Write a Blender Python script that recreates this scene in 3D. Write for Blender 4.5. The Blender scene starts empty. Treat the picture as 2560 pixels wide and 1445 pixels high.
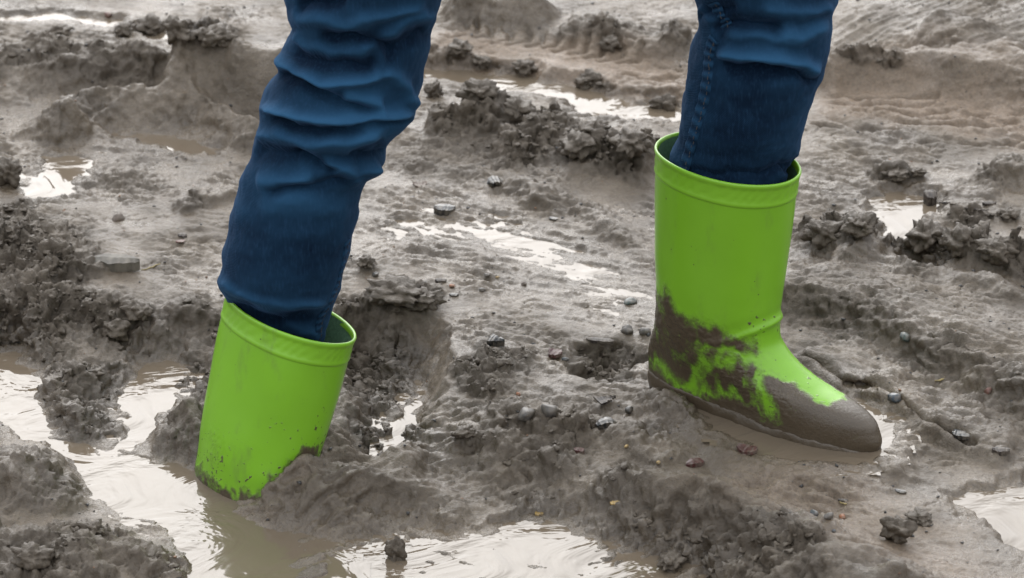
import bpy, math, random
import numpy as np
from mathutils import Vector, Matrix

random.seed(7)
rng = np.random.default_rng(11)
scn = bpy.context.scene
COL = scn.collection

# ------------------------------------------------------------------ camera
PITCH = math.radians(25.0)
CAM = np.array([0.0, -3.646, 1.70])
FPX = 9068.0                       # focal length in pixels of a 2560 px wide frame
cam_d = bpy.data.cameras.new('camera')
cam_d.sensor_width = 36.0
cam_d.lens = FPX / 2560.0 * 36.0
cam_d.clip_start = 0.1
cam_d.clip_end = 500.0
cam_d.dof.use_dof = True
cam_d.dof.focus_distance = 3.74
cam_d.dof.aperture_fstop = 11.0
cam = bpy.data.objects.new('camera', cam_d)
cam.location = CAM
cam.rotation_euler = (math.pi / 2 - PITCH, 0, 0)
COL.objects.link(cam)
scn.camera = cam

# ------------------------------------------------------------------ overcast sky and soft sun
SUN_EL, SUN_AZ = math.radians(34), math.radians(-6)      # veiled sun behind the walker
world = bpy.data.worlds.new('World')
scn.world = world
world.use_nodes = True
wn, wl = world.node_tree.nodes, world.node_tree.links
wn.clear()
wo = wn.new('ShaderNodeOutputWorld')
bg = wn.new('ShaderNodeBackground')
sky = wn.new('ShaderNodeTexSky')
sky.sky_type = 'NISHITA'
sky.sun_disc = False
sky.sun_elevation = SUN_EL
sky.sun_rotation = SUN_AZ
sky.dust_density = 7.0
sky.air_density = 1.5
hsv = wn.new('ShaderNodeHueSaturation')
hsv.inputs['Saturation'].default_value = 0.22
wtc = wn.new('ShaderNodeTexCoord')
cl = wn.new('ShaderNodeTexNoise')
cl.inputs['Scale'].default_value = 2.6
cl.inputs['Detail'].default_value = 6.0
cr = wn.new('ShaderNodeValToRGB')
cr.color_ramp.elements[0].position = 0.25
cr.color_ramp.elements[0].color = (4.6, 4.8, 5.3, 1)
cr.color_ramp.elements[1].position = 0.75
cr.color_ramp.elements[1].color = (7.8, 8.0, 8.4, 1)
mixw = wn.new('ShaderNodeMix')
mixw.data_type = 'RGBA'
mixw.inputs['Factor'].default_value = 0.8
wl.new(sky.outputs[0], hsv.inputs['Color'])
wl.new(wtc.outputs['Generated'], cl.inputs['Vector'])
wl.new(cl.outputs['Fac'], cr.inputs['Fac'])
wl.new(hsv.outputs[0], mixw.inputs['A'])
sepw = wn.new('ShaderNodeSeparateXYZ')
wl.new(wtc.outputs['Generated'], sepw.inputs[0])
elev = wn.new('ShaderNodeMapRange')          # CIE overcast sky: (1 + 2 sin elevation) / 3
elev.inputs['To Min'].default_value = 0.55
elev.inputs['To Max'].default_value = 1.65
wl.new(sepw.outputs['Z'], elev.inputs['Value'])
ovc = wn.new('ShaderNodeVectorMath')
ovc.operation = 'SCALE'
wl.new(cr.outputs[0], ovc.inputs[0])
wl.new(elev.outputs[0], ovc.inputs['Scale'])
wl.new(ovc.outputs[0], mixw.inputs['B'])
wl.new(mixw.outputs['Result'], bg.inputs['Color'])
bg.inputs['Strength'].default_value = 0.13
wl.new(bg.outputs[0], wo.inputs[0])

sun_d = bpy.data.lights.new('sun', 'SUN')
sun_d.energy = 0.9
sun_d.angle = math.radians(52)
sun_d.color = (1.0, 0.99, 0.98)
sun = bpy.data.objects.new('sun', sun_d)
sd = Vector((math.sin(SUN_AZ) * math.cos(SUN_EL), math.cos(SUN_AZ) * math.cos(SUN_EL), math.sin(SUN_EL)))
sun.rotation_euler = (-sd).to_track_quat('-Z', 'Y').to_euler()
sun.location = sd * 20
COL.objects.link(sun)

scn.view_settings.view_transform = 'Standard'
scn.view_settings.look = 'None'
scn.view_settings.exposure = 0.98
scn.view_settings.gamma = 1.0
scn.view_settings.use_curve_mapping = False

# ------------------------------------------------------------------ geometry helpers
FW = np.array([0, math.cos(PITCH), -math.sin(PITCH)])
UP = np.array([0, math.sin(PITCH), math.cos(PITCH)])


def ray(px, py):
    return FW + (px - 1280) / FPX * np.array([1.0, 0, 0]) + (722.5 - py) / FPX * UP


def at_z(px, py, z):
    d = ray(px, py)
    return CAM + d * ((z - CAM[2]) / d[2])


def at_y(px, py, y):
    d = ray(px, py)
    return CAM + d * ((y - CAM[1]) / d[1])


def project(P):
    q = P - CAM
    dep = q @ FW
    return 1280 + FPX * q[..., 0] / dep, 722.5 - FPX * (q @ UP) / dep


def sstep(a, b, x):
    t = np.clip((x - a) / (b - a), 0, 1)
    return t * t * (3 - 2 * t)


G3 = np.array([[1, 1, 0], [-1, 1, 0], [1, -1, 0], [-1, -1, 0], [1, 0, 1], [-1, 0, 1], [1, 0, -1], [-1, 0, -1],
               [0, 1, 1], [0, -1, 1], [0, 1, -1], [0, -1, -1], [1, 1, 0], [-1, 1, 0], [0, -1, 1], [0, -1, -1]], np.float32)


def hash3(i, j, k, seed):
    h = (i.astype(np.uint32) * np.uint32(374761393) + j.astype(np.uint32) * np.uint32(668265263)
         + k.astype(np.uint32) * np.uint32(2147483647 - 58) + np.uint32(seed * 144269 + 7))
    h = (h ^ (h >> np.uint32(13))) * np.uint32(1274126177)
    h = (h ^ (h >> np.uint32(16))) * np.uint32(2246822519)
    return h ^ (h >> np.uint32(15))


def noise3(x, y, z, seed=0):
    fx, fy, fz = np.floor(x), np.floor(y), np.floor(z)
    ix, iy, iz = fx.astype(np.int64), fy.astype(np.int64), fz.astype(np.int64)
    x, y, z = (x - fx).astype(np.float32), (y - fy).astype(np.float32), (z - fz).astype(np.float32)
    u, v, w = (t * t * t * (t * (t * 6 - 15) + 10) for t in (x, y, z))
    out = 0
    for a in (0, 1):
        wa = u if a else 1 - u
        for b in (0, 1):
            wb = v if b else 1 - v
            for c in (0, 1):
                wc = w if c else 1 - w
                g = G3[hash3(ix + a, iy + b, iz + c, seed) & np.uint32(15)]
                out = out + wa * wb * wc * (g[..., 0] * (x - a) + g[..., 1] * (y - b) + g[..., 2] * (z - c))
    return out


def fbm(x, y, z, sc, octv, seed=0, gain=0.5):
    s, a, f = 0, 1.0, sc
    for o in range(octv):
        s = s + a * noise3(x * f, y * f, z * f, seed + o * 17)
        a *= gain
        f *= 2.03
    return s


def billow(x, y, z, sc, octv, seed=0, gain=0.5):
    s, a, f = 0, 1.0, sc
    for o in range(octv):
        s = s + a * np.abs(noise3(x * f, y * f, z * f, seed + o * 17))
        a *= gain
        f *= 2.03
    return s


def worley(x, y, z, sc, seed=0):
    x, y, z = x * sc, y * sc, z * sc
    ix, iy, iz = (np.floor(t).astype(np.int64) for t in (x, y, z))
    d1 = np.full(x.shape, 9.0, np.float32)
    d2 = np.full(x.shape, 9.0, np.float32)
    for a in (-1, 0, 1):
        for b in (-1, 0, 1):
            for c in (-1, 0, 1):
                h = hash3(ix + a, iy + b, iz + c, seed)
                px = ix + a + (h & np.uint32(1023)).astype(np.float32) / 1023
                py = iy + b + ((h >> np.uint32(10)) & np.uint32(1023)).astype(np.float32) / 1023
                pz = iz + c + ((h >> np.uint32(20)) & np.uint32(1023)).astype(np.float32) / 1023
                d = (px - x) ** 2 + (py - y) ** 2 + (pz - z) ** 2
                n1 = np.minimum(d1, d)
                d2 = np.minimum(d2, np.maximum(d1, d))
                d1 = n1
    return np.sqrt(d1), np.sqrt(d2)


def poly_dist(X, Y, pts):
    """distance to a polyline, signed side (>0 on the right of travel), parameter 0..1"""
    best = np.full(X.shape, 1e9)
    side = np.zeros(X.shape)
    par = np.zeros(X.shape)
    seg = np.array([math.hypot(b[0] - a[0], b[1] - a[1]) for a, b in zip(pts[:-1], pts[1:])])
    acc = np.concatenate([[0], np.cumsum(seg)])
    for k, (a, b) in enumerate(zip(pts[:-1], pts[1:])):
        dx, dy = b[0] - a[0], b[1] - a[1]
        L2 = dx * dx + dy * dy + 1e-12
        t = np.clip(((X - a[0]) * dx + (Y - a[1]) * dy) / L2, 0, 1)
        ex, ey = X - a[0] - t * dx, Y - a[1] - t * dy
        d = np.sqrt(ex * ex + ey * ey)
        m = d < best
        best = np.where(m, d, best)
        side = np.where(m, np.sign(ex * dy - ey * dx), side)
        par = np.where(m, (acc[k] + t * seg[k]) / acc[-1], par)
    return best, side, par


def poly_sd(X, Y, pts):
    """signed distance to a closed polygon, negative inside"""
    d, _, _ = poly_dist(X, Y, list(pts) + [pts[0]])
    ins = np.zeros(X.shape, bool)
    n = len(pts)
    for i in range(n):
        x1, y1 = pts[i][0], pts[i][1]
        x2, y2 = pts[(i + 1) % n][0], pts[(i + 1) % n][1]
        if y1 == y2:
            continue
        c = ((y1 > Y) != (y2 > Y)) & (X < (x2 - x1) * (Y - y1) / (y2 - y1) + x1)
        ins ^= c
    return np.where(ins, -d, d)


def mesh_from(name, V, F, smooth=True, mat=None, attrs=None):
    me = bpy.data.meshes.new(name)
    V = np.asarray(V, np.float32)
    if isinstance(F, np.ndarray):
        nf, k = F.shape
        me.vertices.add(len(V))
        me.vertices.foreach_set('co', V.ravel())
        me.loops.add(nf * k)
        me.loops.foreach_set('vertex_index', F.astype(np.int32).ravel())
        me.polygons.add(nf)
        me.polygons.foreach_set('loop_start', np.arange(0, nf * k, k, dtype=np.int32))
        me.polygons.foreach_set('loop_total', np.full(nf, k, np.int32))
    else:
        me.from_pydata(V.tolist(), [], F)
    me.update(calc_edges=True)
    me.polygons.foreach_set('use_smooth', np.full(len(me.polygons), smooth, bool))
    for an, av in (attrs or {}).items():
        at = me.attributes.new(an, 'FLOAT', 'POINT')
        at.data.foreach_set('value', np.asarray(av, np.float32).ravel())
    if mat:
        me.materials.append(mat)
    if len(V) < 60000:
        me.validate()
    return me


def put(name, me, parent=None, label=None, cat=None, group=None, kind=None, loc=None):
    o = bpy.data.objects.new(name, me)
    COL.objects.link(o)
    if parent:
        o.parent = parent
    if loc is not None:
        o.location = loc
    for k, v in (('label', label), ('category', cat), ('group', group), ('kind', kind)):
        if v:
            o[k] = v
    return o


def grid_faces(nr, nc, wrap=False):
    r = np.arange(nr - 1)[:, None]
    if wrap:
        c = np.arange(nc)[None, :]
        c2 = (c + 1) % nc
    else:
        c = np.arange(nc - 1)[None, :]
        c2 = c + 1
    a = r * nc + c
    return np.stack([a, r * nc + c2, (r + 1) * nc + c2, (r + 1) * nc + c], -1).reshape(-1, 4)


# ------------------------------------------------------------------ materials
def new_mat(name):
    m = bpy.data.materials.new(name)
    m.use_nodes = True
    n, l = m.node_tree.nodes, m.node_tree.links
    b = n['Principled BSDF']
    return m, n, l, b


def N(n, t, **kw):
    x = n.new(t)
    for k, v in kw.items():
        if k in x.inputs.keys():
            x.inputs[k].default_value = v
        else:
            setattr(x, k, v)
    return x


def ramp(n, stops):
    r = n.new('ShaderNodeValToRGB')
    e = r.color_ramp.elements
    while len(e) < len(stops):
        e.new(0.5)
    for k, (p, c) in enumerate(stops):
        e[k].position = p
        e[k].color = c if len(c) == 4 else (*c, 1)
    return r


def mixc(n, l, fac, a, b):
    m = n.new('ShaderNodeMix')
    m.data_type = 'RGBA'
    for sock, v in (('Factor', fac), ('A', a), ('B', b)):
        if hasattr(v, 'is_output'):
            l.new(v, m.inputs[sock])
        elif isinstance(v, (int, float)):
            m.inputs[sock].default_value = v
        else:
            m.inputs[sock].default_value = (*v, 1)
    return m.outputs['Result']


def math_(n, l, op, a, b=None, clamp=False):
    m = n.new('ShaderNodeMath')
    m.operation = op
    m.use_clamp = clamp
    for i, v in enumerate((a, b)):
        if v is None:
            continue
        if hasattr(v, 'is_output'):
            l.new(v, m.inputs[i])
        else:
            m.inputs[i].default_value = v
    return m.outputs[0]


MUD_A = (0.074, 0.056, 0.036)
MUD_B = (0.136, 0.106, 0.072)
MUD_TAN = (0.205, 0.148, 0.098)


def mud_nodes(n, l, wet_out, tan_out=None):
    tc = N(n, 'ShaderNodeTexCoord')
    n1 = N(n, 'ShaderNodeTexNoise', Scale=14.0, Detail=6.0, Roughness=0.6)
    n2 = N(n, 'ShaderNodeTexNoise', Scale=160.0, Detail=5.0, Roughness=0.65)
    n3 = N(n, 'ShaderNodeTexNoise', Scale=620.0, Detail=3.0, Roughness=0.7)
    for x in (n1, n2, n3):
        l.new(tc.outputs['Object'], x.inputs['Vector'])
    c = mixc(n, l, ramp_out(n, l, n1.outputs['Fac'], .32, .68), MUD_A, MUD_B)
    if tan_out is not None:
        c = mixc(n, l, tan_out, c, MUD_TAN)
    sp = ramp_out(n, l, n2.outputs['Fac'], .60, .72)
    c = mixc(n, l, math_(n, l, 'MULTIPLY', sp, 0.60), c, (0.030, 0.024, 0.017))
    gr = N(n, 'ShaderNodeTexNoise', Scale=330.0, Detail=4.0, Roughness=0.75)
    l.new(tc.outputs['Object'], gr.inputs['Vector'])
    c = mixc(n, l, math_(n, l, 'MULTIPLY', ramp_out(n, l, gr.outputs['Fac'], .40, .58), -0.38 + 0.76), c, (0.058, 0.047, 0.036))
    sp2 = ramp_out(n, l, n3.outputs['Fac'], .66, .76)
    c = mixc(n, l, math_(n, l, 'MULTIPLY', sp2, 0.5), c, (0.24, 0.19, 0.14))
    c = mixc(n, l, math_(n, l, 'MULTIPLY', math_(n, l, 'SUBTRACT', 1.0, wet_out), 0.15), c, (0.040, 0.032, 0.023))  # crumbly, less wet mud darkened: shade between crumbs put into the colour
    n5 = N(n, 'ShaderNodeTexNoise', Scale=48.0, Detail=5.0, Roughness=0.7)
    l.new(tc.outputs['Object'], n5.inputs['Vector'])
    rg = N(n, 'ShaderNodeMapRange')
    l.new(math_(n, l, 'ADD', wet_out, math_(n, l, 'MULTIPLY', math_(n, l, 'SUBTRACT', n5.outputs['Fac'], 0.5), 1.1)), rg.inputs['Value'])
    rg.inputs['To Min'].default_value = 0.62
    rg.inputs['To Max'].default_value = 0.25
    rr = math_(n, l, 'ADD', rg.outputs[0], math_(n, l, 'MULTIPLY', math_(n, l, 'SUBTRACT', n2.outputs['Fac'], 0.5), 0.6), True)
    rr = math_(n, l, 'MAXIMUM', rr, 0.10)
    hsum = math_(n, l, 'ADD', math_(n, l, 'MULTIPLY', n2.outputs['Fac'], 1.0), math_(n, l, 'MULTIPLY', n3.outputs['Fac'], 0.35))
    bp = N(n, 'ShaderNodeBump', Distance=0.004)
    bs = N(n, 'ShaderNodeMapRange')
    l.new(wet_out, bs.inputs['Value'])
    bs.inputs['To Min'].default_value = 0.75
    bs.inputs['To Max'].default_value = 0.55
    l.new(bs.outputs[0], bp.inputs['Strength'])
    l.new(hsum, bp.inputs['Height'])
    return c, rr, bp.outputs['Normal']


def ramp_out(n, l, src, a, b):
    m = N(n, 'ShaderNodeMapRange', interpolation_type='SMOOTHSTEP')
    l.new(src, m.inputs['Value'])
    m.inputs['From Min'].default_value = a
    m.inputs['From Max'].default_value = b
    return m.outputs[0]


def make_mud(name, wet=None):
    m, n, l, b = new_mat(name)
    if wet is None:
        w = N(n, 'ShaderNodeAttribute', attribute_name='wet').outputs['Fac']
        t = N(n, 'ShaderNodeAttribute', attribute_name='tan').outputs['Fac']
        torn_shade = N(n, 'ShaderNodeAttribute', attribute_name='torn_shade').outputs['Fac']
    else:
        w = N(n, 'ShaderNodeValue')
        w.outputs[0].default_value = wet
        w, t, torn_shade = w.outputs[0], None, 0.45
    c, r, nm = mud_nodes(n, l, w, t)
    if not isinstance(torn_shade, float):
        torn_shade = math_(n, l, 'MULTIPLY', torn_shade, 0.45)
    c = mixc(n, l, torn_shade, c, (0.052, 0.041, 0.029))  # torn soil darker, with the self-shade of its crumbs painted into the colour
    l.new(c, b.inputs['Base Color'])
    l.new(r, b.inputs['Roughness'])
    l.new(nm, b.inputs['Normal'])
    l.new(math_(n, l, 'MULTIPLY', w, 0.24), b.inputs['Coat Weight'])
    l.new(nm, b.inputs['Coat Normal'])
    b.inputs['Coat Roughness'].default_value = 0.16
    b.inputs['Coat IOR'].default_value = 1.36
    b.inputs['IOR'].default_value = 1.44
    return m


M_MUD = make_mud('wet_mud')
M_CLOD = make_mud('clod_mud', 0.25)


def make_water():
    m, n, l, b = new_mat('muddy_water')
    tc = N(n, 'ShaderNodeTexCoord')
    n1 = N(n, 'ShaderNodeTexNoise', Scale=9.0, Detail=4.0)
    l.new(tc.outputs['Object'], n1.inputs['Vector'])
    c = mixc(n, l, n1.outputs['Fac'], (0.135, 0.108, 0.078), (0.108, 0.084, 0.058))
    l.new(c, b.inputs['Base Color'])
    b.inputs['Roughness'].default_value = 0.06
    b.inputs['IOR'].default_value = 1.38
    n2 = N(n, 'ShaderNodeTexNoise', Scale=8.0, Detail=3.0, Distortion=2.2)
    mp = N(n, 'ShaderNodeMapping')
    mp.inputs['Scale'].default_value = (1.0, 1.35, 1.0)
    l.new(tc.outputs['Object'], mp.inputs['Vector'])
    l.new(mp.outputs[0], n2.inputs['Vector'])
    bp = N(n, 'ShaderNodeBump', Strength=0.7, Distance=0.006)
    l.new(n2.outputs['Fac'], bp.inputs['Height'])
    l.new(bp.outputs[0], b.inputs['Normal'])
    return m


M_WATER = make_water()


def simple(name, col, rough=0.5, var=0.35, scale=120.0, bump=0.3, ior=1.45, skin=0.0):
    m, n, l, b = new_mat(name)
    tc = N(n, 'ShaderNodeTexCoord')
    n1 = N(n, 'ShaderNodeTexNoise', Scale=scale, Detail=5.0, Roughness=0.6)
    l.new(tc.outputs['Object'], n1.inputs['Vector'])
    d = tuple(x * (1 - var) for x in col)
    c = mixc(n, l, ramp_out(n, l, n1.outputs['Fac'], .3, .7), d, tuple(min(1, x * (1 + var)) for x in col))
    if skin:
        n9 = N(n, 'ShaderNodeTexNoise', Scale=170.0, Detail=4.0, Roughness=0.7)
        l.new(tc.outputs['Object'], n9.inputs['Vector'])
        c = mixc(n, l, math_(n, l, 'MULTIPLY', ramp_out(n, l, n9.outputs['Fac'], .38, .62), skin), c, (0.105, 0.088, 0.068))
    l.new(c, b.inputs['Base Color'])
    b.inputs['Roughness'].default_value = rough
    b.inputs['IOR'].default_value = ior
    bp = N(n, 'ShaderNodeBump', Strength=bump, Distance=0.002)
    l.new(n1.outputs['Fac'], bp.inputs['Height'])
    l.new(bp.outputs[0], b.inputs['Normal'])
    return m


GREEN = (0.160, 0.362, 0.017)


def make_rubber(name, col, muddy=True):
    m, n, l, b = new_mat(name)
    mud = N(n, 'ShaderNodeAttribute', attribute_name='mud').outputs['Fac']
    tc = N(n, 'ShaderNodeTexCoord')
    n1 = N(n, 'ShaderNodeTexNoise', Scale=16.0, Detail=4.0)
    n2 = N(n, 'ShaderNodeTexNoise', Scale=260.0, Detail=5.0, Roughness=0.7)
    for x in (n1, n2):
        l.new(tc.outputs['Object'], x.inputs['Vector'])
    g = mixc(n, l, n1.outputs['Fac'], tuple(x * 0.86 for x in col), tuple(x * 1.10 for x in col))
    n6 = N(n, 'ShaderNodeTexNoise', Scale=34.0, Detail=6.0, Roughness=0.72)
    mp6 = N(n, 'ShaderNodeMapping')
    mp6.inputs['Scale'].default_value = (1.0, 1.0, 0.35)
    l.new(tc.outputs['Object'], mp6.inputs['Vector'])
    l.new(mp6.outputs[0], n6.inputs['Vector'])
    g = mixc(n, l, math_(n, l, 'MULTIPLY', ramp_out(n, l, n6.outputs['Fac'], .52, .74), 0.42), g, (0.105, 0.150, 0.045))
    vo = N(n, 'ShaderNodeTexVoronoi', Scale=95.0)
    l.new(tc.outputs['Object'], vo.inputs['Vector'])
    dots = math_(n, l, 'MULTIPLY', math_(n, l, 'LESS_THAN', vo.outputs['Distance'], 0.085), math_(n, l, 'GREATER_THAN', n6.outputs['Fac'], 0.53))
    g = mixc(n, l, math_(n, l, 'MULTIPLY', dots, 0.8), g, (0.045, 0.036, 0.022))
    w = N(n, 'ShaderNodeValue')
    w.outputs[0].default_value = 0.85
    c, r, nm = mud_nodes(n, l, w.outputs[0])
    edge = math_(n, l, 'ADD', mud, math_(n, l, 'MULTIPLY', math_(n, l, 'SUBTRACT', n2.outputs['Fac'], 0.5), 0.75))
    fac = ramp_out(n, l, edge, 0.18, 0.86)
    c = mixc(n, l, 0.72, c, (0.050, 0.036, 0.021))
    l.new(mixc(n, l, fac, g, c), b.inputs['Base Color'])
    mr = N(n, 'ShaderNodeMix')
    l.new(fac, mr.inputs['Factor'])
    mr.inputs[2].default_value = 0.29
    mr.inputs[3].default_value = 0.24
    l.new(mr.outputs[0], b.inputs['Roughness'])
    bp = N(n, 'ShaderNodeBump', Distance=0.003)
    l.new(math_(n, l, 'MULTIPLY', fac, n2.outputs['Fac']), bp.inputs['Height'])
    bp.inputs['Strength'].default_value = 0.35
    l.new(bp.outputs[0], b.inputs['Normal'])
    b.inputs['IOR'].default_value = 1.45
    return m


M_GREEN = make_rubber('green_rubber', GREEN)
M_BAND = make_rubber('green_rubber_band', (0.170, 0.378, 0.020))
M_LINING = simple('grey_green_lining', (0.075, 0.16, 0.085), 0.8, 0.2, 300)
M_SOLE = make_rubber('boot_sole', (0.10, 0.26, 0.012))


def make_denim():
    m, n, l, b = new_mat('blue_denim')
    fade = N(n, 'ShaderNodeAttribute', attribute_name='fade').outputs['Fac']
    tc = N(n, 'ShaderNodeTexCoord')
    n1 = N(n, 'ShaderNodeTexNoise', Scale=22.0, Detail=6.0, Roughness=0.6)
    n2 = N(n, 'ShaderNodeTexNoise', Scale=900.0, Detail=2.0)
    mp = N(n, 'ShaderNodeMapping')
    mp.inputs['Scale'].default_value = (1.0, 1.0, 0.22)
    l.new(tc.outputs['Object'], mp.inputs['Vector'])
    n4 = N(n, 'ShaderNodeTexNoise', Scale=420.0, Detail=3.0)
    l.new(mp.outputs[0], n4.inputs['Vector'])
    wv = N(n, 'ShaderNodeTexWave', Scale=330.0, Distortion=1.5)
    wv.bands_direction = 'DIAGONAL'
    for x in (n1, n2, wv):
        l.new(tc.outputs['Object'], x.inputs['Vector'])
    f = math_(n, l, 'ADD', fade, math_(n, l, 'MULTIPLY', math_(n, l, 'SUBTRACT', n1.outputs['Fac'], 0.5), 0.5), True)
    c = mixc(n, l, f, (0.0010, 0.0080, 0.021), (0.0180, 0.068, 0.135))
    c = mixc(n, l, math_(n, l, 'MULTIPLY', ramp_out(n, l, n4.outputs['Fac'], .45, .8), 0.18), c, (0.03, 0.08, 0.16))
    l.new(c, b.inputs['Base Color'])
    b.inputs['Roughness'].default_value = 0.92
    b.inputs['Specular IOR Level'].default_value = 0.12
    b.inputs['Sheen Weight'].default_value = 0.16
    b.inputs['Sheen Tint'].default_value = (0.20, 0.42, 0.85, 1)
    b.inputs['Sheen Roughness'].default_value = 0.4
    bp = N(n, 'ShaderNodeBump', Strength=0.35, Distance=0.001)
    l.new(math_(n, l, 'ADD', wv.outputs['Fac'], n2.outputs['Fac']), bp.inputs['Height'])
    l.new(bp.outputs[0], b.inputs['Normal'])
    return m


M_DENIM = make_denim()
M_THREAD = simple('tan_thread', (0.035, 0.034, 0.036), 0.8, 0.3)

# ------------------------------------------------------------------ the mud: macro relief
DX, DY = 0.0019, 0.0023
gx = np.arange(-0.90, 0.90 + 1e-6, DX)
gy = np.arange(-0.80, 1.16 + 1e-6, DY)


def grow(v, step, lim):
    out = []
    s = step
    while abs(v) < lim:
        s *= 1.22
        v += math.copysign(s, step)
        out.append(v)
        s = min(abs(s), 4.0)
    return out


def axis(g, d, lim):
    lo, v, s = [], g[0], d
    while v > -lim:
        s = min(s * 1.22, 4.0)
        v -= s
        lo.append(v)
    hi, v, s = [], g[-1], d
    while v < lim:
        s = min(s * 1.22, 4.0)
        v += s
        hi.append(v)
    return np.array(lo[::-1] + list(g) + hi), len(lo)


AX, OX = axis(gx, DX, 60.0)
AY, OY = axis(gy, DY, 60.0)
X, Y = np.meshgrid(AX, AY)
NR, NC = X.shape
# a little domain warp keeps every authored edge irregular
Z0 = np.zeros_like(X)
WX = X + 0.012 * noise3(X * 14, Y * 14, Z0, 3) + 0.005 * noise3(X * 45, Y * 45, Z0, 4)
WY = Y + 0.014 * noise3(X * 14, Y * 14, Z0 + 9, 5) + 0.006 * noise3(X * 45, Y * 45, Z0 + 9, 6)

base = [  # pixel, pixel, height of the ground there (m)
    (370, 985, -.055), (60, 1000, -.06), (340, 1220, -.062), (600, 1350, -.065), (900, 1240, -.045), (1200, 1410, -.06),
    (1500, 1410, -.06), (90, 1170, -.03), (90, 1400, -.03), (350, 1420, -.045), (1200, 600, 0), (1000, 620, 0), (1500, 700, 0),
    (1300, 800, 0), (400, 600, 0), (120, 450, -.005), (420, 350, -.004), (900, 850, -.005), (1300, 1050, -.01),
    (1300, 1250, -.035), (1600, 1100, 0), (1700, 1000, -.006), (2100, 1130, -.006), (2200, 1260, 0), (2300, 1420, 0.004),
    (2480, 1300, -.010), (2300, 900, .0), (2400, 760, .015), (2200, 700, 0.006), (2530, 1000, .012), (2200, 450, 0), (2300, 300, 0),
    (2400, 40, .09), (2180, 20, .05), (2550, 130, .06), (1400, 120, 0), (1300, 220, -.012), (1600, 260, -.012), (100, 50, -.006),
    (500, 80, -.006), (250, 120, 0), (1400, 15, .01), (100, 700, .0), (1900, 1420, -.03), (1700, 500, 0), (1500, 400, 0),
    (2560, 1150, 0), (-200, 600, .01), (-200, 1100, -.03), (-200, 1500, -.03), (-200, 100, 0), (2800, 500, .02), (2800, 1300, 0),
    (2300, 250, 0), (2500, 275, 0), (2100, 245, 0), (2500, 335, 0), (1300, 90, 0), (1500, 130, 0), (700, 100, 0), (600, 450, 0), (1000, 1700, -.06), (2000, 1700, -.02), (200, 1700, -.03), (2700, -150, .10), (1300, -200, .01), (0, -200, 0)]
bp_ = np.array([[*at_z(a, b, z)[:2], z] for a, b, z in base])
num, den = np.zeros_like(X), np.zeros_like(X)
for x0, y0, z0 in bp_:
    w = 1.0 / ((X - x0) ** 2 + (Y - y0) ** 2 * 0.8 + 0.010) ** 1.8
    num += w * z0
    den += w
H = num / den
H += 0.006 * fbm(X, Y, Z0, 3.1, 2, 21)

rough = np.zeros_like(X)      # crumbly clods
tan = np.zeros_like(X)        # paler drier soil


def W(pts, z):
    return [tuple(at_z(p[0], p[1], z)[:2]) for p in pts]


def box(P, m):
    """the part of the grid near some points"""
    P = np.array([p[:2] for p in P])
    m += .04
    i0, i1 = np.searchsorted(AX, [P[:, 0].min() - m, P[:, 0].max() + m])
    j0, j1 = np.searchsorted(AY, [P[:, 1].min() - m, P[:, 1].max() + m])
    return slice(j0, j1), slice(i0, i1)


def ridge(pts, h, wn_, wf, z=0.0, r=0.0, endfade=0.12, power=1.0, lump=0.35, seed=1):
    """ridge along a line; wn_ = width of the face towards the camera, wf = of the far side"""
    global H, rough
    P = W(pts, z)
    sl = box(P, max(wn_, wf))
    X_, Y_ = X[sl], Y[sl]
    d, s, t = poly_dist(WX[sl], WY[sl], P)
    w = np.where(s > 0, wn_, wf)
    prof = np.clip(1 - d / w, 0, 1)
    prof = (prof * prof * (3 - 2 * prof)) ** power
    ef = sstep(0, endfade, t + 1e-3) * sstep(0, endfade, 1 - t + 1e-3) if endfade else 1
    ln = 1 + lump * noise3(X_ * 22, Y_ * 22, X_ * 0, seed) * 2
    H[sl] += h * prof * ef * ln
    if r:
        rough[sl] = np.maximum(rough[sl], r * sstep(0, .5, prof) * ef)


def mound(px, py, rx, ry, h, z=0.0, r=0.0, rot=0.0, seed=1, lump=0.5, sharp=1.0):
    """rx, ry: radii in metres across and in depth"""
    global H, rough
    c = at_z(px, py, z)
    ca, sa = math.cos(rot), math.sin(rot)
    sl = box([c], max(rx, ry) * 2)
    X_, Y_ = X[sl], Y[sl]
    u = ((WX[sl] - c[0]) * ca + (WY[sl] - c[1]) * sa) / rx
    v = (-(WX[sl] - c[0]) * sa + (WY[sl] - c[1]) * ca) / ry
    q = np.sqrt(u * u + v * v) * (1 + lump * noise3(X_ * 30, Y_ * 30, X_ * 0, seed))
    prof = np.clip(1 - q, 0, 1)
    prof = (prof * prof * (3 - 2 * prof)) ** sharp
    H[sl] += h * prof
    if r:
        rough[sl] = np.maximum(rough[sl], r * sstep(0, .35, prof))


def area(pts, z=0.0, r=0.0, t=0.0, soft=0.03):
    global rough, tan
    P = W(pts, z)
    sl = box(P, .05)
    X_, Y_ = X[sl], Y[sl]
    sdv = poly_sd(WX[sl], WY[sl], P) + 0.02 * noise3(X_ * 25, Y_ * 25, X_ * 0, 31)
    m = sstep(soft, -soft, sdv)
    if r:
        rough[sl] = np.maximum(rough[sl], r * m)
    if t:
        tan[sl] = np.maximum(tan[sl], t * m)


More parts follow.
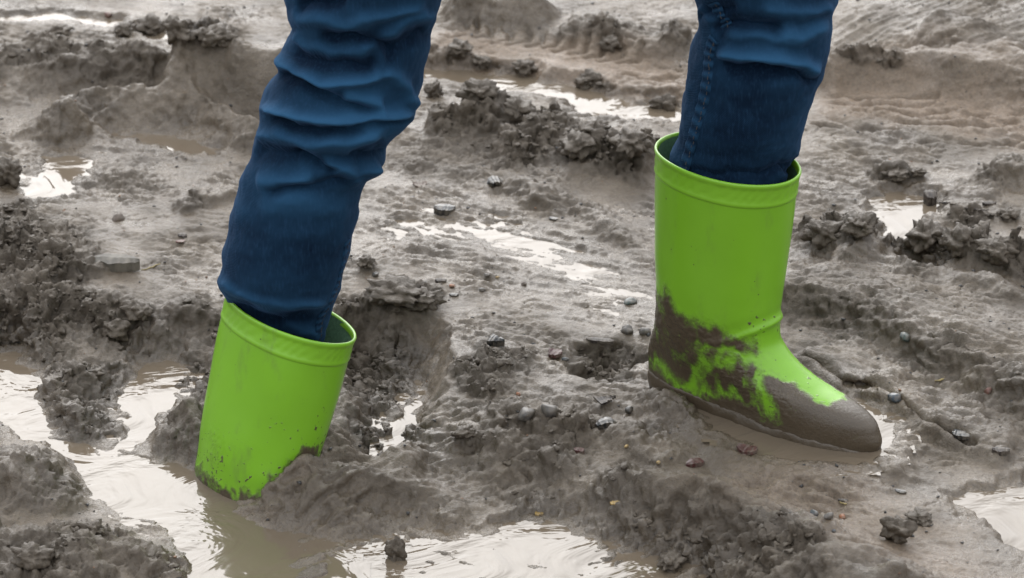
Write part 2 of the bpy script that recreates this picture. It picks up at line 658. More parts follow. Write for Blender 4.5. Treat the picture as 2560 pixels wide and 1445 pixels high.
# far left: banks one behind the other
ridge([(300, 60), (420, 62), (500, 75), (590, 95)], .022, .035, .03, r=.9, lump=.7, seed=2)
ridge([(-150, 150), (60, 140), (200, 150), (330, 150), (420, 165)], .045, .045, .10, z=.03, r=.55, endfade=.05, seed=3)
ridge([(400, 150), (500, 150), (600, 160), (740, 175)], .080, .060, .10, z=.05, r=.08, endfade=.10, lump=.08, seed=4)
ridge([(110, 285), (170, 258), (230, 222), (300, 210), (400, 214), (520, 255), (660, 300)], .048, .022, .075, z=.040, r=.10, lump=.25, seed=5)
ridge([(120, 300), (190, 278), (250, 258), (390, 262), (480, 285)], -.012, .012, .012, z=.0, r=.05, lump=.3, seed=57)
ridge([(270, 238), (330, 228), (395, 236)], -.010, .008, .012, z=.040, r=.05, seed=58)
ridge([(-100, 230), (60, 225), (160, 215)], .02, .06, .06, r=.2)
area([(230, 400), (330, 385), (430, 425), (420, 470), (300, 480), (225, 450)], r=.45)
mound(310, 430, .05, .05, .010, r=.45, seed=59)
ridge([(470, 485), (530, 480), (610, 470)], .016, .008, .05, z=.01, r=.1, seed=60)
mound(465, 510, .03, .025, .012, r=.6, seed=61)
# left rough slope and the trampled holes
area([(-200, 470), (60, 480), (190, 545), (215, 620), (260, 720), (260, 800), (140, 870), (40, 880), (-200, 860)], z=.01, r=1.0)
ridge([(-200, 540), (0, 545), (120, 560), (215, 620)], .022, .10, .06, z=.03, r=.8, endfade=.03, seed=7)
mound(100, 720, .06, .06, .014, r=.8, seed=8)
ridge([(220, 700), (290, 745), (390, 770), (470, 745), (560, 740)], .016, .035, .06, r=.45, seed=9)
mound(340, 850, .05, .05, .035, z=0, r=.5, seed=10)
ridge([(120, 960), (180, 900), (250, 860)], .028, .05, .05, z=-.01, r=.75, seed=11)
mound(170, 1010, .05, .05, .025, z=-.02, r=.7, seed=12)
area([(420, 770), (560, 745), (560, 900), (460, 900), (400, 850)], r=.75)
mound(455, 1070, .045, .075, .052, z=-.03, r=.45, seed=13)
mound(470, 830, .05, .05, -.035, r=.6, seed=14)
# lower left
mound(60, 1180, .075, .085, .044, z=-.02, r=.38, seed=15, lump=.25)
mound(90, 1330, .11, .06, .021, z=-.02, r=.65, seed=16)
mound(330, 1410, .09, .05, .018, z=-.045, r=.55, seed=17)
mound(150, 1420, .09, .05, .017, z=-.03, r=.8, seed=18)
# mud pushed up against the sunken boot, trench beside it
ridge([(640, 1235), (730, 1165), (800, 1090), (850, 1030)], .036, .10, .055, z=-.012, r=.24, lump=.12, endfade=.25, seed=19)
mound(790, 1240, .085, .07, .020, z=-.03, r=.2, seed=20)
ridge([(830, 1240), (990, 1225), (1090, 1260), (1150, 1290)], .02, .03, .05, z=-.035, r=.15, seed=22)
ridge([(895, 830), (960, 900), (985, 980), (960, 1080), (990, 1120)], -.065, .05, .055, z=-.02, r=.8, lump=.3, seed=23)
ridge([(850, 800), (900, 850), (880, 930)], -.04, .05, .05, z=-.02, r=.9, seed=24)
mound(985, 815, .045, .04, .022, r=.35, seed=25)
area([(830, 770), (920, 800), (1000, 840), (1060, 880), (1040, 960), (1010, 1010), (990, 1100), (900, 1110), (860, 1040), (830, 950)], z=-.03, r=.75, soft=.02)
area([(230, 745), (330, 770), (420, 800), (540, 760), (560, 850), (540, 960), (480, 930), (440, 890), (300, 930), (260, 1000), (180, 1060), (120, 1000), (150, 900), (200, 820)], z=-.01, r=.7, soft=.02)
ridge([(1062, 900), (1060, 960), (1035, 1050), (1015, 1130)], .022, .05, .018, r=.05, seed=26, lump=.1)
# middle
mound(1000, 735, .055, .055, .020, r=.85, seed=27)
mound(915, 660, .02, .02, .012, r=.5, seed=28)
mound(1230, 915, .06, .075, .014, r=.6, seed=29)
ridge([(1180, 1000), (1290, 985), (1400, 1015), (1470, 1050)], .015, .03, .05, z=.015, r=.8, seed=30)
mound(1520, 880, .055, .06, -.030, r=.75, seed=31)
ridge([(1110, 1040), (1250, 1075), (1380, 1110), (1480, 1160), (1590, 1190)], .013, .03, .04, r=.6, seed=32, lump=.8)
area([(1080, 960), (1480, 990), (1640, 1080), (1700, 1220), (1640, 1330), (1300, 1280), (1180, 1180)], z=-.01, r=.36)
ridge([(1500, 1060), (1600, 1100), (1690, 1150)], .010, .02, .05, r=.2)
ridge([(1600, 960), (1640, 985), (1700, 1015), (1790, 1050)], .016, .03, .03, z=.005, r=.35, seed=62, lump=.5)
ridge([(1640, 1010), (1760, 1070), (1900, 1130), (2050, 1175)], .006, .03, .02, r=.12, seed=63, lump=.4)
# lower right dark bank falling towards the camera
ridge([(1560, 1205), (1640, 1190), (1760, 1220), (1880, 1285), (2000, 1330), (2130, 1420), (2250, 1500)], .045, .16, .10, z=.02, r=.0,
      endfade=.06, lump=.3, seed=33)
area([(1440, 1300), (1580, 1215), (1740, 1235), (1870, 1300), (2000, 1350), (2060, 1445), (2100, 1600), (1450, 1600), (1500, 1400)], z=.0, r=.85)
# right: tyre rut beside the clean boot
ridge([(1940, 700), (2100, 745), (2300, 820), (2440, 890), (2620, 990)], .028, .034, .20, z=.028, r=.14, endfade=.02, lump=.1, seed=34)
ridge([(1980, 870), (2050, 910), (2140, 955), (2220, 985), (2330, 1050), (2420, 1105), (2520, 1130)], .016, .008, .10, z=.012, r=.05, endfade=.05,
      lump=.3, seed=35)
ridge([(1960, 600), (2060, 640), (2200, 690), (2400, 740), (2620, 800)], .012, .03, .04, r=.18, seed=36, lump=.6)
area([(1950, 715), (2100, 760), (2300, 838), (2440, 905), (2640, 1010), (2640, 1110), (2450, 1010), (2300, 930), (2130, 850), (1950, 790)], z=.012, r=.38, soft=.010)  # rut wall: crumbly, and its shade put into the colour through this mask
# right clods
ridge([(1990, 570), (2060, 560), (2130, 590), (2200, 620)], .028, .045, .045, z=.02, r=1.0, seed=37, lump=.7)
mound(2170, 545, .03, .03, .021, z=.01, r=1.0, seed=38)
ridge([(2250, 610), (2340, 590), (2420, 610), (2520, 640), (2640, 660)], .031, .045, .05, z=.025, r=1.0, seed=39, lump=.6, endfade=.08)
mound(2440, 570, .035, .03, .021, r=.8, seed=40)
mound(2530, 470, .06, .05, .035, r=.3, seed=41)
mound(2230, 440, .05, .03, .018, r=.5, seed=42)
mound(2500, 690, .05, .03, .015, r=.4, seed=43)
# far right: banks
ridge([(2040, 130), (2150, 118), (2300, 130), (2440, 155), (2640, 190)], .034, .045, .06, z=.055, r=.10, endfade=.05, lump=.15, seed=44)
ridge([(2050, 205), (2140, 218), (2260, 235)], .011, .02, .03, r=.9, seed=45, lump=.8)
ridge([(2300, 30), (2450, 100), (2640, 150)], .02, .05, .08, z=.06, r=.1)
# far centre
ridge([(1110, 0), (1190, -8), (1290, 0), (1360, 18)], .04, .030, .06, z=.03, r=.06, lump=.1, seed=46)
ridge([(1380, 60), (1540, 85), (1700, 120)], .022, .05, .06, z=.01, r=.4, seed=47)
mound(1520, 110, .035, .03, .021, r=.8, seed=48)
mound(1690, 120, .03, .05, .028, r=.6, seed=48)
ridge([(1050, 120), (1130, 140), (1200, 148), (1290, 165), (1350, 178)], .020, .025, .03, r=.95, seed=49, lump=.8, endfade=.08)
mound(1310, 172, .03, .02, .011, r=.8, seed=50)
ridge([(1060, 250), (1150, 255), (1260, 250), (1380, 262), (1420, 300)], .034, .07, .05, z=.025, r=1.0, seed=51, lump=.6)
ridge([(1230, 320), (1350, 320), (1450, 325), (1560, 345), (1660, 360)], .034, .10, .06, z=.025, r=1.0, seed=52, lump=.5)
mound(1590, 250, .04, .03, .021, r=.7, seed=53)
mound(1650, 265, .03, .03, .03, r=.3, seed=54)
mound(1480, 200, .035, .025, .017, r=.8, seed=55)
area([(1020, 330), (1250, 330), (1640, 390), (1640, 470), (1400, 440), (1100, 400), (980, 420)], r=.45)
ridge([(980, 400), (1150, 440), (1300, 480), (1450, 540), (1640, 640)], .010, .035, .05, r=.3, seed=56, lump=.5)

# colour of the soil itself
area([(1080, 75), (1300, 110), (1560, 125), (1720, 170), (1720, 230), (1500, 190), (1300, 150), (1080, 130)], t=1.0, soft=.04)
area([(2040, 240), (2240, 240), (2420, 270), (2600, 300), (2600, 380), (2300, 330), (2050, 300)], t=1.0, soft=.04)
area([(1900, 1150), (2200, 1200), (2350, 1300), (2500, 1450), (2200, 1450), (2000, 1310), (1760, 1190)], t=.5, soft=.04)
area([(2060, 100), (2300, 100), (2600, 170), (2600, 230), (2300, 180), (2060, 170)], z=.04, t=.45, soft=.04)

# ------------------------------------------------------------------ basins under the puddles
PUD = [  # label, level, outline in the photo, depth
    ('long muddy puddle at lower left, running around the sunken boot', -.050,
     [(-260, 890), (40, 880), (95, 930), (110, 1010), (150, 1080), (260, 1120), (380, 1150), (500, 1180), (560, 1235), (590, 1290), (700, 1325), (790, 1345),
      (850, 1400), (880, 1480), (900, 1560), (400, 1560), (470, 1410),
      (420, 1330), (300, 1290), (210, 1240), (170, 1150), (90, 1110), (-20, 1060), (-260, 1060)], .018),
    ('shallow patchy puddle at the bottom edge, right of the sunken boot', -.051,
     [(800, 1375), (900, 1345), (1000, 1315), (1100, 1330), (1190, 1330), (1330, 1290), (1430, 1300), (1520, 1350), (1650, 1390), (1740, 1430), (1800, 1560), (860, 1560)], .0034),
    ('small brown puddle at the bottom of the boot hole left of the sunken boot', -.052,
     [(300, 960), (350, 910), (450, 900), (465, 960), (440, 1020), (370, 1075), (330, 1130), (285, 1130), (300, 1040)], .02),
    ('bright puddle on the left below the small brown strip of water', -.008,
     [(40, 470), (90, 430), (110, 395), (180, 385), (240, 400), (225, 440), (200, 490), (120, 502), (60, 492)], .012),
    ('narrow brown strip of water under the left ridge', -.010,
     [(265, 328), (380, 328), (480, 345), (560, 372), (520, 392), (400, 372), (300, 348)], .010),
    ('pale puddle at the top left corner', -.012,
     [(-60, 38), (90, 30), (240, 40), (330, 50), (300, 72), (200, 62), (60, 58), (-60, 60)], .012),
    ('brown water in front of the row of clods at upper left', -.012,
     [(350, 72), (430, 78), (520, 98), (490, 112), (400, 108), (340, 92)], .012),
    ('bright puddle at the back between the legs', -.020,
     [(1060, 170), (1180, 178), (1320, 190), (1440, 215), (1560, 250), (1720, 270), (1730, 318), (1580, 312), (1440, 292), (1420, 260), (1300, 240), (1180, 235),
      (1060, 200)], .014),
    ('thin sheet of water across the smooth mud between the legs', -.0018,
     [(900, 520), (980, 545), (1100, 540), (1290, 560), (1400, 590), (1480, 640), (1560, 700), (1650, 760), (1640, 800), (1500, 745), (1380, 690), (1250, 640),
      (1110, 590), (980, 590)], .0016),
    ('shallow puddle between the two heaps of clods on the right', -.006,
     [(2160, 500), (2240, 478), (2340, 500), (2350, 540), (2290, 570), (2255, 618), (2205, 612), (2190, 560)], .012),
    ('pale puddle at the lower right corner', -.014,
     [(2350, 1240), (2420, 1225), (2520, 1210), (2700, 1190), (2700, 1480), (2600, 1410), (2500, 1350), (2420, 1300)], .02),
    ('narrow strip of water along the edge of the trench beside the sunken boot', -.050,
     [(1020, 960), (1045, 915), (1060, 935), (1050, 1000), (1030, 1070), (1005, 1130), (975, 1150), (985, 1080), (1010, 1020)], .010),
    ('muddy water pressed out around the front boot', -.002,
     [(1720, 1010), (1800, 1000), (2000, 1030), (2110, 990), (2190, 1030), (2235, 1090), (2215, 1140), (2120, 1172), (1980, 1150), (1850, 1105), (1740, 1050)],
     .010),
    ('tiny puddle below the heap of clods on the right', -.004,
     [(2255, 660), (2300, 650), (2350, 668), (2330, 695), (2270, 690)], .010),
]
near = np.full(X.shape, 9.0)
film = np.zeros_like(X)
for lab, lev, pts, dep in PUD:
    P = W(pts, lev)
    sl = box(P, .12)
    X_, Y_ = X[sl], Y[sl]
    sdv = poly_sd(WX[sl], WY[sl], P) + 0.012 * noise3(X_ * 40, Y_ * 40, X_ * 0, 61) + 0.007 * noise3(X_ * 95, Y_ * 95, X_ * 0, 62)
    ins = sstep(0.0, -0.03, sdv)
    h_ = H[sl]
    h_ = np.minimum(h_, lev + .0012 - dep * ins + 1.1 * np.maximum(sdv, 0))          # bank
    dam = lev + .0012 + .05 * np.clip(sdv, 0, .02) - .35 * np.maximum(sdv - .02, 0)
    h_ = np.where(sdv > 0, np.maximum(h_, dam), h_)
    H[sl] = h_
    if dep < .004:
        film[sl] = np.where(sdv < .01, 1, film[sl])
    near[sl] = np.minimum(near[sl], np.maximum(sdv, 0))
    rough[sl] *= np.where(sdv < 0.0, 0.25, 1)


def blur(A, k):
    for ax_ in (0, 1):
        for _ in range(2):
            pad = [(0, 0), (0, 0)]
            pad[ax_] = (k + 1, k)
            c = np.cumsum(np.pad(A, pad, mode='edge'), axis=ax_)
            n = A.shape[ax_]
            A = (np.take(c, range(2 * k + 1, 2 * k + 1 + n), axis=ax_) - np.take(c, range(0, n), axis=ax_)) / (2 * k + 1)
    return A


# mud slumps: nothing stands much steeper than it can
gy_, gx_ = np.gradient(H, AY, AX)
slope = np.sqrt(gx_ ** 2 + gy_ ** 2)
H = H + (blur(H, 4) - H) * blur(sstep(.7, 1.6, slope), 2)

# footprint of the front boot pressed in; keep the ground below its sole
# ------------------------------------------------------------------ boot placement (shared with the boots below)
HEEL_R = np.array([.1449, -.2258, -.0045])
ANG_R = -.6026

# ------------------------------------------------------------------ fine relief along the surface normal
gyv, gxv = np.gradient(H, AY, AX)
nl = np.sqrt(gxv ** 2 + gyv ** 2 + 1)
nx, ny, nz = -gxv / nl, -gyv / nl, 1 / nl
dense = (sstep(-1.5, -0.95, X) * sstep(1.5, 0.95, X) * sstep(-1.4, -.85, Y) * sstep(1.8, 1.2, Y))
rough = np.clip(rough, 0, 1) * (0.75 + 0.9 * noise3(X * 16, Y * 16, Z0, 71))
rough = np.clip(rough, 0, 1) * dense
flat = 1 - np.clip(rough * 1.3, 0, 1)
D = 0.0042 * fbm(X, Y, H, 26, 3, 81) * (0.20 + rough)
D += 0.0019 * fbm(X, Y, H, 120, 3, 82) * (0.42 + 1.1 * rough)
D -= 0.0022 * sstep(.10, .0, np.abs(noise3(X * 48, Y * 70, H * 60, 83))) * sstep(.05, .30, noise3(X * 17, Y * 17, Z0, 84))
a_ = math.radians(-24)
U_, V_ = X * math.cos(a_) + Y * math.sin(a_), -X * math.sin(a_) + Y * math.cos(a_)
patch = sstep(-.25, .35, noise3(X * 6, Y * 6, Z0, 85) + .6 * noise3(X * 17, Y * 17, Z0, 86))
D += (.0012 + .0040 * patch) * fbm(U_ * .45, V_, H, 70, 4, 87, .58)
sm = .0030 * patch * sstep(.13, .0, np.abs(noise3(U_ * 17, V_ * 44, H * 40, 88)))
D -= sm
D *= dense
sel = rough > 0.03
xs, ys, zs, rs = X[sel], Y[sel], H[sel], rough[sel]
qx = xs + .006 * noise3(xs * 60, ys * 60, zs * 60, 90)
qy = ys + .006 * noise3(xs * 60, ys * 60, zs * 60, 91)
b1, b2 = worley(qx, qy, zs, 85, 96)
lumps = 0.0145 * fbm(qx, qy, zs, 52, 5, 97, .62)
lumps += 0.0050 * (np.clip(b2 - b1, 0, .6) - .25)
lumps -= 0.0085 * sstep(.10, .0, np.abs(noise3(qx * 46, qy * 46, zs * 46, 98)))
D[sel] += lumps * rs
# drag marks and flow lines running with the wheel tracks
for pts, ang, amp, z in (([(880, 480), (1000, 470), (1660, 600), (1660, 860), (1300, 760), (1000, 640)], -24, .0016, 0),
                         ([(1960, 650), (2560, 760), (2700, 1000), (2560, 1000), (2300, 830), (1960, 720)], -27, .0022, .03),
                         ([(1960, 730), (2300, 830), (2600, 990), (2600, 1140), (2300, 1000), (1980, 850)], -30, .0030, .01),
                         ([(2080, 0), (2700, -100), (2700, 150), (2400, 120), (2080, 110)], 38, .0022, .06),
                         ([(1620, 1150), (2100, 1180), (2500, 1445), (2200, 1460), (1900, 1280)], -22, .0014, 0),
                         ([(0, 320), (600, 300), (600, 420), (0, 400)], -6, .0016, 0),
                         ([(600, 1250), (850, 1030), (1000, 1160), (900, 1320), (700, 1340)], 35, .0050, 0),
                         ([(1060, 930), (1150, 960), (1200, 1180), (1010, 1170)], 12, .0034, 0),
                         ([(1450, 1300), (1700, 1220), (2000, 1350), (2050, 1500), (1450, 1500)], 30, .0040, 0)):
    P = W(pts, z)
    sl = box(P, .03)
    X_, Y_ = X[sl], Y[sl]
    m = sstep(.03, -.03, poly_sd(X_, Y_, P))
    a = math.radians(ang)
    u, v = X_ * math.cos(a) + Y_ * math.sin(a), -X_ * math.sin(a) + Y_ * math.cos(a)
    D[sl] += m * amp * (fbm(u * .12, v, X_ * 0, 75, 3, 101) * 1.6 + .6 * noise3(u * 30, v * 210, X_ * 0, 102))
# tyre cleat prints
CUTS = [[(2070, 262), (2200, 268), (2300, 272), (2350, 274)], [(2130, 275), (2260, 288), (2345, 286)], [(2220, 300), (2350, 318), (2440, 318), (2475, 312)],
        [(2300, 325), (2420, 335), (2500, 340), (2535, 334)], [(2060, 300), (2120, 330), (2180, 345), (2250, 338)], [(2030, 320), (2100, 335)],
        [(2150, 296), (2280, 303), (2400, 300)], [(2180, 312), (2320, 330), (2420, 330)], [(2060, 276), (2160, 284), (2240, 282)],
        [(2380, 370), (2480, 378), (2580, 360)], [(1720, 215), (1650, 190), (1560, 180)]]
for k in range(11):
    x0, y0 = 1185 + k * 40, 72 + k * 6.5
    CUTS.append([(x0 + 4, y0 - 14), (x0 + 14, y0), (x0 + 2, y0 + 13), (x0 - 40, y0 + 17)])
for c in CUTS:
    P = W(c, 0)
    sl = box(P, .03)
    d, s, t = poly_dist(WX[sl], WY[sl], P)
    D[sl] += -0.0055 * np.exp(-(d / 0.0036) ** 2) * sstep(0, .2, t) + 0.0012 * np.exp(-((d - .011) / 0.006) ** 2)
# crack under the lip of the rut
for c in ([(2010, 895), (2060, 925), (2140, 968), (2215, 990)], [(2225, 1000), (2330, 1062), (2420, 1110)]):
    P = W(c, .004)
    sl = box(P, .03)
    d, s, t = poly_dist(WX[sl], WY[sl], P)
    D[sl] -= 0.012 * np.exp(-(d / .0055) ** 2)
D *= np.where(near < 0.004, np.where(film > .5, 1.0, .45), 1)

VX, VY, VZ = X + nx * D, Y + ny * D, H + nz * D

wet = np.clip(0.62 + 0.9 * noise3(X * 9, Y * 9, Z0, 111) + .5 * noise3(X * 30, Y * 30, Z0, 112), 0.15, 1) * flat
wet = np.maximum(wet, sstep(.05, 0.0, near))
for pts in ([(780, 1190), (960, 1170), (1100, 1200), (1200, 1290), (1130, 1340), (900, 1350), (760, 1330)], [(900, 480), (1300, 520), (1660, 640), (1660, 880), (1300, 780), (1000, 660)],
            [(0, 320), (600, 300), (600, 470), (250, 520), (0, 480)], [(1060, 900), (1180, 930), (1250, 1180), (1020, 1170)]):
    P = W(pts, 0)
    sl = box(P, .04)
    wet[sl] = np.maximum(wet[sl], .9 * sstep(.03, -.03, poly_sd(WX[sl], WY[sl], P)) * flat[sl])
wet = np.clip(wet - .25 * tan, 0, 1)

# ------------------------------------------------------------------ terrain look-ups
FZ = np.array(VZ)


def tz(x, y):
    """height of the finished mud"""
    i = int(round((x - gx[0]) / DX)) + OX
    j = int(round((y - gy[0]) / DY)) + OY
    i = min(max(i, 0), NC - 1)
    j = min(max(j, 0), NR - 1)
    return float(FZ[j, i])


LEV = []


def hit(px, py):
    """where the line of sight through a point of the photo meets the mud or a puddle"""
    d = ray(px, py)
    t0 = (0.16 - CAM[2]) / d[2]
    t1 = (-0.10 - CAM[2]) / d[2]
    for t in np.linspace(t0, t1, 500):
        p = CAM + d * t
        if p[2] <= tz(p[0], p[1]):
            return p
    return CAM + d * t1


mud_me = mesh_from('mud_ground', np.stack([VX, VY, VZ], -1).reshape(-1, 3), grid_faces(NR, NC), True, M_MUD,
                   {'wet': wet, 'tan': tan, 'torn_shade': sstep(.05, .42, rough + .12 * noise3(X * 60, Y * 60, Z0, 115))})
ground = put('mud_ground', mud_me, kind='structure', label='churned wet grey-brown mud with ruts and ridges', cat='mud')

# ------------------------------------------------------------------ puddles: one sheet each, lying in its basin
for lab, lev, pts, dep in PUD:
    P = np.array(W(pts, lev))
    x0, y0 = P.min(0) - .03
    x1, y1 = P.max(0) + .03
    st = 0.008
    ax, ay = np.arange(x0, x1 + st, st), np.arange(y0, y1 + st, st)
    PX, PY = np.meshgrid(ax, ay)
    sdv = poly_sd(PX, PY, [tuple(p) for p in P])
    keep = sdv < 0.03
    cx, cy = P.mean(0)
    PZ = 0.0006 * noise3(PX * 30, PY * 30, PX * 0, 120)
    F = grid_faces(*PX.shape)
    F = F[keep.ravel()[F].all(1)]
    used, inv = np.unique(F, return_inverse=True)
    V = np.stack([PX - cx, PY - cy, PZ], -1).reshape(-1, 3)[used]
    me = mesh_from('puddle', V, inv.reshape(F.shape), True, M_WATER)
    put('puddle', me, kind='structure', label=lab, cat='puddle', loc=(cx, cy, lev))

# ------------------------------------------------------------------ the walker: boots
person = bpy.data.objects.new('person', None)
COL.objects.link(person)
person['label'] = 'person in blue jeans and green rubber boots striding through the mud'
person['category'] = 'person'
person.location = tuple(np.array([HEEL_R[0] - .1, HEEL_R[1], 0.0]))
PINV = Matrix.Translation(-person.location)

PROF = np.array([  # height, back, front
    [0.0, 0.01, 0.2579], [0.0058, 0.004, 0.2669], [0.0136, 0.001, 0.2739], [0.0234, -0.001, 0.2759], [0.0331, -0.002, 0.2719], [0.0399, -0.002, 0.2680],
    [0.0448, -0.002, 0.2610], [0.0497, -0.001, 0.2490], [0.0555, 0.0, 0.226], [0.0623, 0.002, 0.1960], [0.0711, 0.004, 0.1725], [0.0818, 0.006, 0.157],
    [0.0935, 0.007, 0.1465], [0.1052, 0.008, 0.1434], [0.1188, 0.008, 0.1429], [0.1383, 0.006, 0.1414], [0.1607, 0.003, 0.1426], [0.1947, 0.0, 0.1444],
    [0.2337, -0.003, 0.1464], [0.2775, -0.006, 0.1487]])
TOPW = .2775


def resample(tab, ds):
    tab = np.asarray(tab, float)
    seg = np.sqrt(np.sum(np.diff(tab[:, :3], axis=0) ** 2, 1))
    s = np.concatenate([[0], np.cumsum(seg)])
    n = int(s[-1] / ds)
    t = np.linspace(0, s[-1], n)
    out = []
    for c in range(tab.shape[1]):
        # monotone-ish cubic
        y = tab[:, c]
        m = np.gradient(y, s)
        k = np.clip(np.searchsorted(s, t, 'right') - 1, 0, len(s) - 2)
        h = s[k + 1] - s[k]
        u = (t - s[k]) / h
        out.append((1 + 2 * u) * (1 - u) ** 2 * y[k] + u * (1 - u) ** 2 * h * m[k] + u * u * (3 - 2 * u) * y[k + 1] + u * u * (u - 1) * h * m[k + 1])
    return np.stack(out, 1)


NT = 380
TH = np.linspace(0, 2 * math.pi, NT, endpoint=False)


def boot_rows(tab, inset=0.0):
    R = resample(tab, 0.0012)
    rows = []
    fu = np.array([-.01, .0, .03, .07, .12, .17, .21, .245, .27, .29])
    fw = np.array([.026, .030, .037, .037, .039, .047, .0505, .049, .043, .036])
    for w, bk, fr in R:
        c, hl = (bk + fr) / 2, (fr - bk) / 2 - inset
        ct, st = np.cos(TH), np.sin(TH)
        e = 0.86 + .09 * sstep(.02, .11, w)
        uu = c + hl * np.sign(ct) * np.abs(ct) ** e
        vv = np.sign(st) * np.abs(st) ** e
        foot = np.interp(uu, fu, fw) * .80
        bulge = 1 - 0.34 * sstep(.03, .07, w) * sstep(.14, .22, uu)
        shaft = .0585 + .0065 * sstep(.12, .285, w) - .004 * np.exp(-((w - .10) / .03) ** 2)
        k = sstep(.015, .125, w)
        hw = (foot * bulge * (1 - k) + shaft * k) - inset
        rows.append(np.stack([uu, vv * hw * .875, np.full(NT, w)], -1))
    return np.array(rows)


def fan(V, F, ring, centre, flip=False):
    i = len(V)
    V = np.vstack([V, centre])
    extra = [[ring[(k + 1) % len(ring)], ring[k], i] if not flip else [ring[k], ring[(k + 1) % len(ring)], i] for k in range(len(ring))]
    return V, extra


def build_boot(Mx, label, mudfun, level, crease=False, dent=0.0):
    """Mx maps boot space (u to the toe, v across, w up) to the world"""
    Mn = np.array(Mx)

    def tow(P):
        return P @ Mn[:3, :3].T + Mn[:3, 3]
    R = boot_rows(PROF)
    nr = len(R)
    if crease:      # folded rubber across the ankle
        for sgn in (1, -1):
            line = [(.150, .122), (.134, .114), (.110, .101), (.088, .090)]
            d, s, t = poly_dist(R[..., 0], R[..., 2], line)
            m = np.exp(-(d / .0032) ** 2) * .0022 * (1 - .75 * t) - np.exp(-((d - .009) / .006) ** 2) * (s > 0) * .0012 * (1 - t)
            cc = np.array([.09, 0, 0])
            dirv = R[..., :2] - np.array([.08, 0])
            dirv /= np.linalg.norm(dirv, axis=-1, keepdims=True)
            R[..., :2] += dirv * (m * .5)[..., None]
    # slight dents of soft rubber
    nz_ = noise3(R[..., 0] * 14, R[..., 1] * 14, R[..., 2] * 10, 131) * sstep(.04, .1, R[..., 2])
    dirv = R[..., :2] - np.stack([R[..., 0].mean(1), R[..., 1].mean(1)], -1)[:, None]
    dirv /= np.linalg.norm(dirv, axis=-1, keepdims=True)
    R[..., :2] += dirv * (nz_ * (.0022 + dent))[..., None]
    wpos = tow(R)
    px, py = project(wpos)
    mud, speck = mudfun(R, px, py)
    ii = np.clip(np.round((wpos[..., 0] - gx[0]) / DX).astype(int) + OX, 0, NC - 1)
    jj = np.clip(np.round((wpos[..., 1] - gy[0]) / DY).astype(int) + OY, 0, NR - 1)
    hgt = wpos[..., 2] - np.maximum(FZ[jj, ii], level)
    tn = noise3(wpos[..., 0] * 60, wpos[..., 1] * 60, wpos[..., 2] * 60, 173) + .6 * noise3(wpos[..., 0] * 170, wpos[..., 1] * 170, wpos[..., 2] * 90, 174)
    tide = .85 * sstep(.020, -.002, hgt + .014 * tn)
    splash = .8 * (noise3(wpos[..., 0] * 240, wpos[..., 1] * 240, wpos[..., 2] * 240, 175) > .52) * sstep(.11, .02, hgt)
    speck = np.maximum.reduce([speck, tide, splash])
    nrm = dirv
    thick = np.clip(mud, 0, 1) * (.0003 + .0014 * (1 - .9 * sstep(.17, .21, R[..., 0])) * np.clip(billow(R[..., 0], R[..., 1], R[..., 2], 120, 3, 141) * 1.4, 0, 1))
    R2 = R.copy()
    R2[..., :2] += nrm * thick[..., None]
    R2[..., 2] += thick * .5 * (R[..., 2] < .12) * (R[..., 0] > .15)
    # body: outer skin, turned over the top
    V = R2.reshape(-1, 3)
    F = grid_faces(nr, NT, True).tolist()
    mudv = np.maximum(mud, speck).reshape(-1)
    V, ex = fan(V, F, list(range(NT)), np.array([[.13, 0, 0.0]]))
    mudv = np.append(mudv, 1)
    me = mesh_from('rubber_boot', tow(V), F + ex, True, M_GREEN, {'mud': mudv})
    bo = put('rubber_boot', me, person, label)
    bo.matrix_parent_inverse = PINV
    # lining: inner surface going down into the shaft
    tab = PROF[PROF[:, 0] > .13]
    L = boot_rows(tab, .0028)
    L[..., :2] += dirv[-1][None] * 0
    L[-1, :, 2] = R2[-1, 0, 2] + 0.0005
    top = R2[-1].copy()
    me = mesh_from('lining', tow(L.reshape(-1, 3)), grid_faces(len(L), NT, True)[:, ::-1], True, M_LINING)
    o = put('lining', me, bo)
    # band round the opening: two beads with a rippled strip between, closing over the edge
    zz = np.array([-.0245, -.0235, -.0215, -.0195, -.018, -.014, -.010, -.006, -.0035, -.002, .0005, .0022, .0024, .0012, -.0015, -.004])
    oo = .6 * np.array([-.0003, .0012, .0021, .0014, .0008, .0008, .0009, .0008, .0012, .0026, .0032, .0020, -.0006, -.0024, -.0032, -.0034])
    rows = []
    ref = R2[-1]
    slope = (R[-1, :, :2] - R[-16, :, :2]) / (R[-1, 0, 2] - R[-16, 0, 2])
    for a, b in zip(zz, oo):
        q = ref.copy()
        q[:, :2] += slope * a + dirv[-1] * b
        if -.016 < a < -.004:
            q[:, :2] += dirv[-1] * (0.00055 * np.sin(TH * 36 + a * 900 + 2 * np.sin(TH * 7)))[:, None]
        q[:, 2] += a
        rows.append(q)
    rows = np.array(rows)
    me = mesh_from('rim_band', tow(rows.reshape(-1, 3)), grid_faces(len(rows), NT, True), True, M_BAND, {'mud': np.zeros(rows.shape[:2])})
    o = put('rim_band', me, bo)
    # sole: welt that sticks out round the foot
    prof = [(.0005, -.004), (-.002, .0005), (.003, .0028), (.010, .0034), (.0155, .0028), (.018, .0012), (.0185, -.001)]
    rows = []
    j = int(np.argmin(np.abs(R[:, 0, 2] - .012)))
    for a, b in prof:
        q = R[j].copy()
        q[:, :2] += nrm[j] * b
        q[:, :2] += nrm[j] * (.0022 * fbm(q[:, 0], q[:, 1], q[:, 2] * 0 + a, 70, 3, 171))[:, None]
        q[:, 2] = a + .0035 * fbm(q[:, 0], q[:, 1], q[:, 0] * 0, 45, 3, 172) * (a > .012)
        rows.append(q)
    rows = np.array(rows)
    V = rows.reshape(-1, 3)
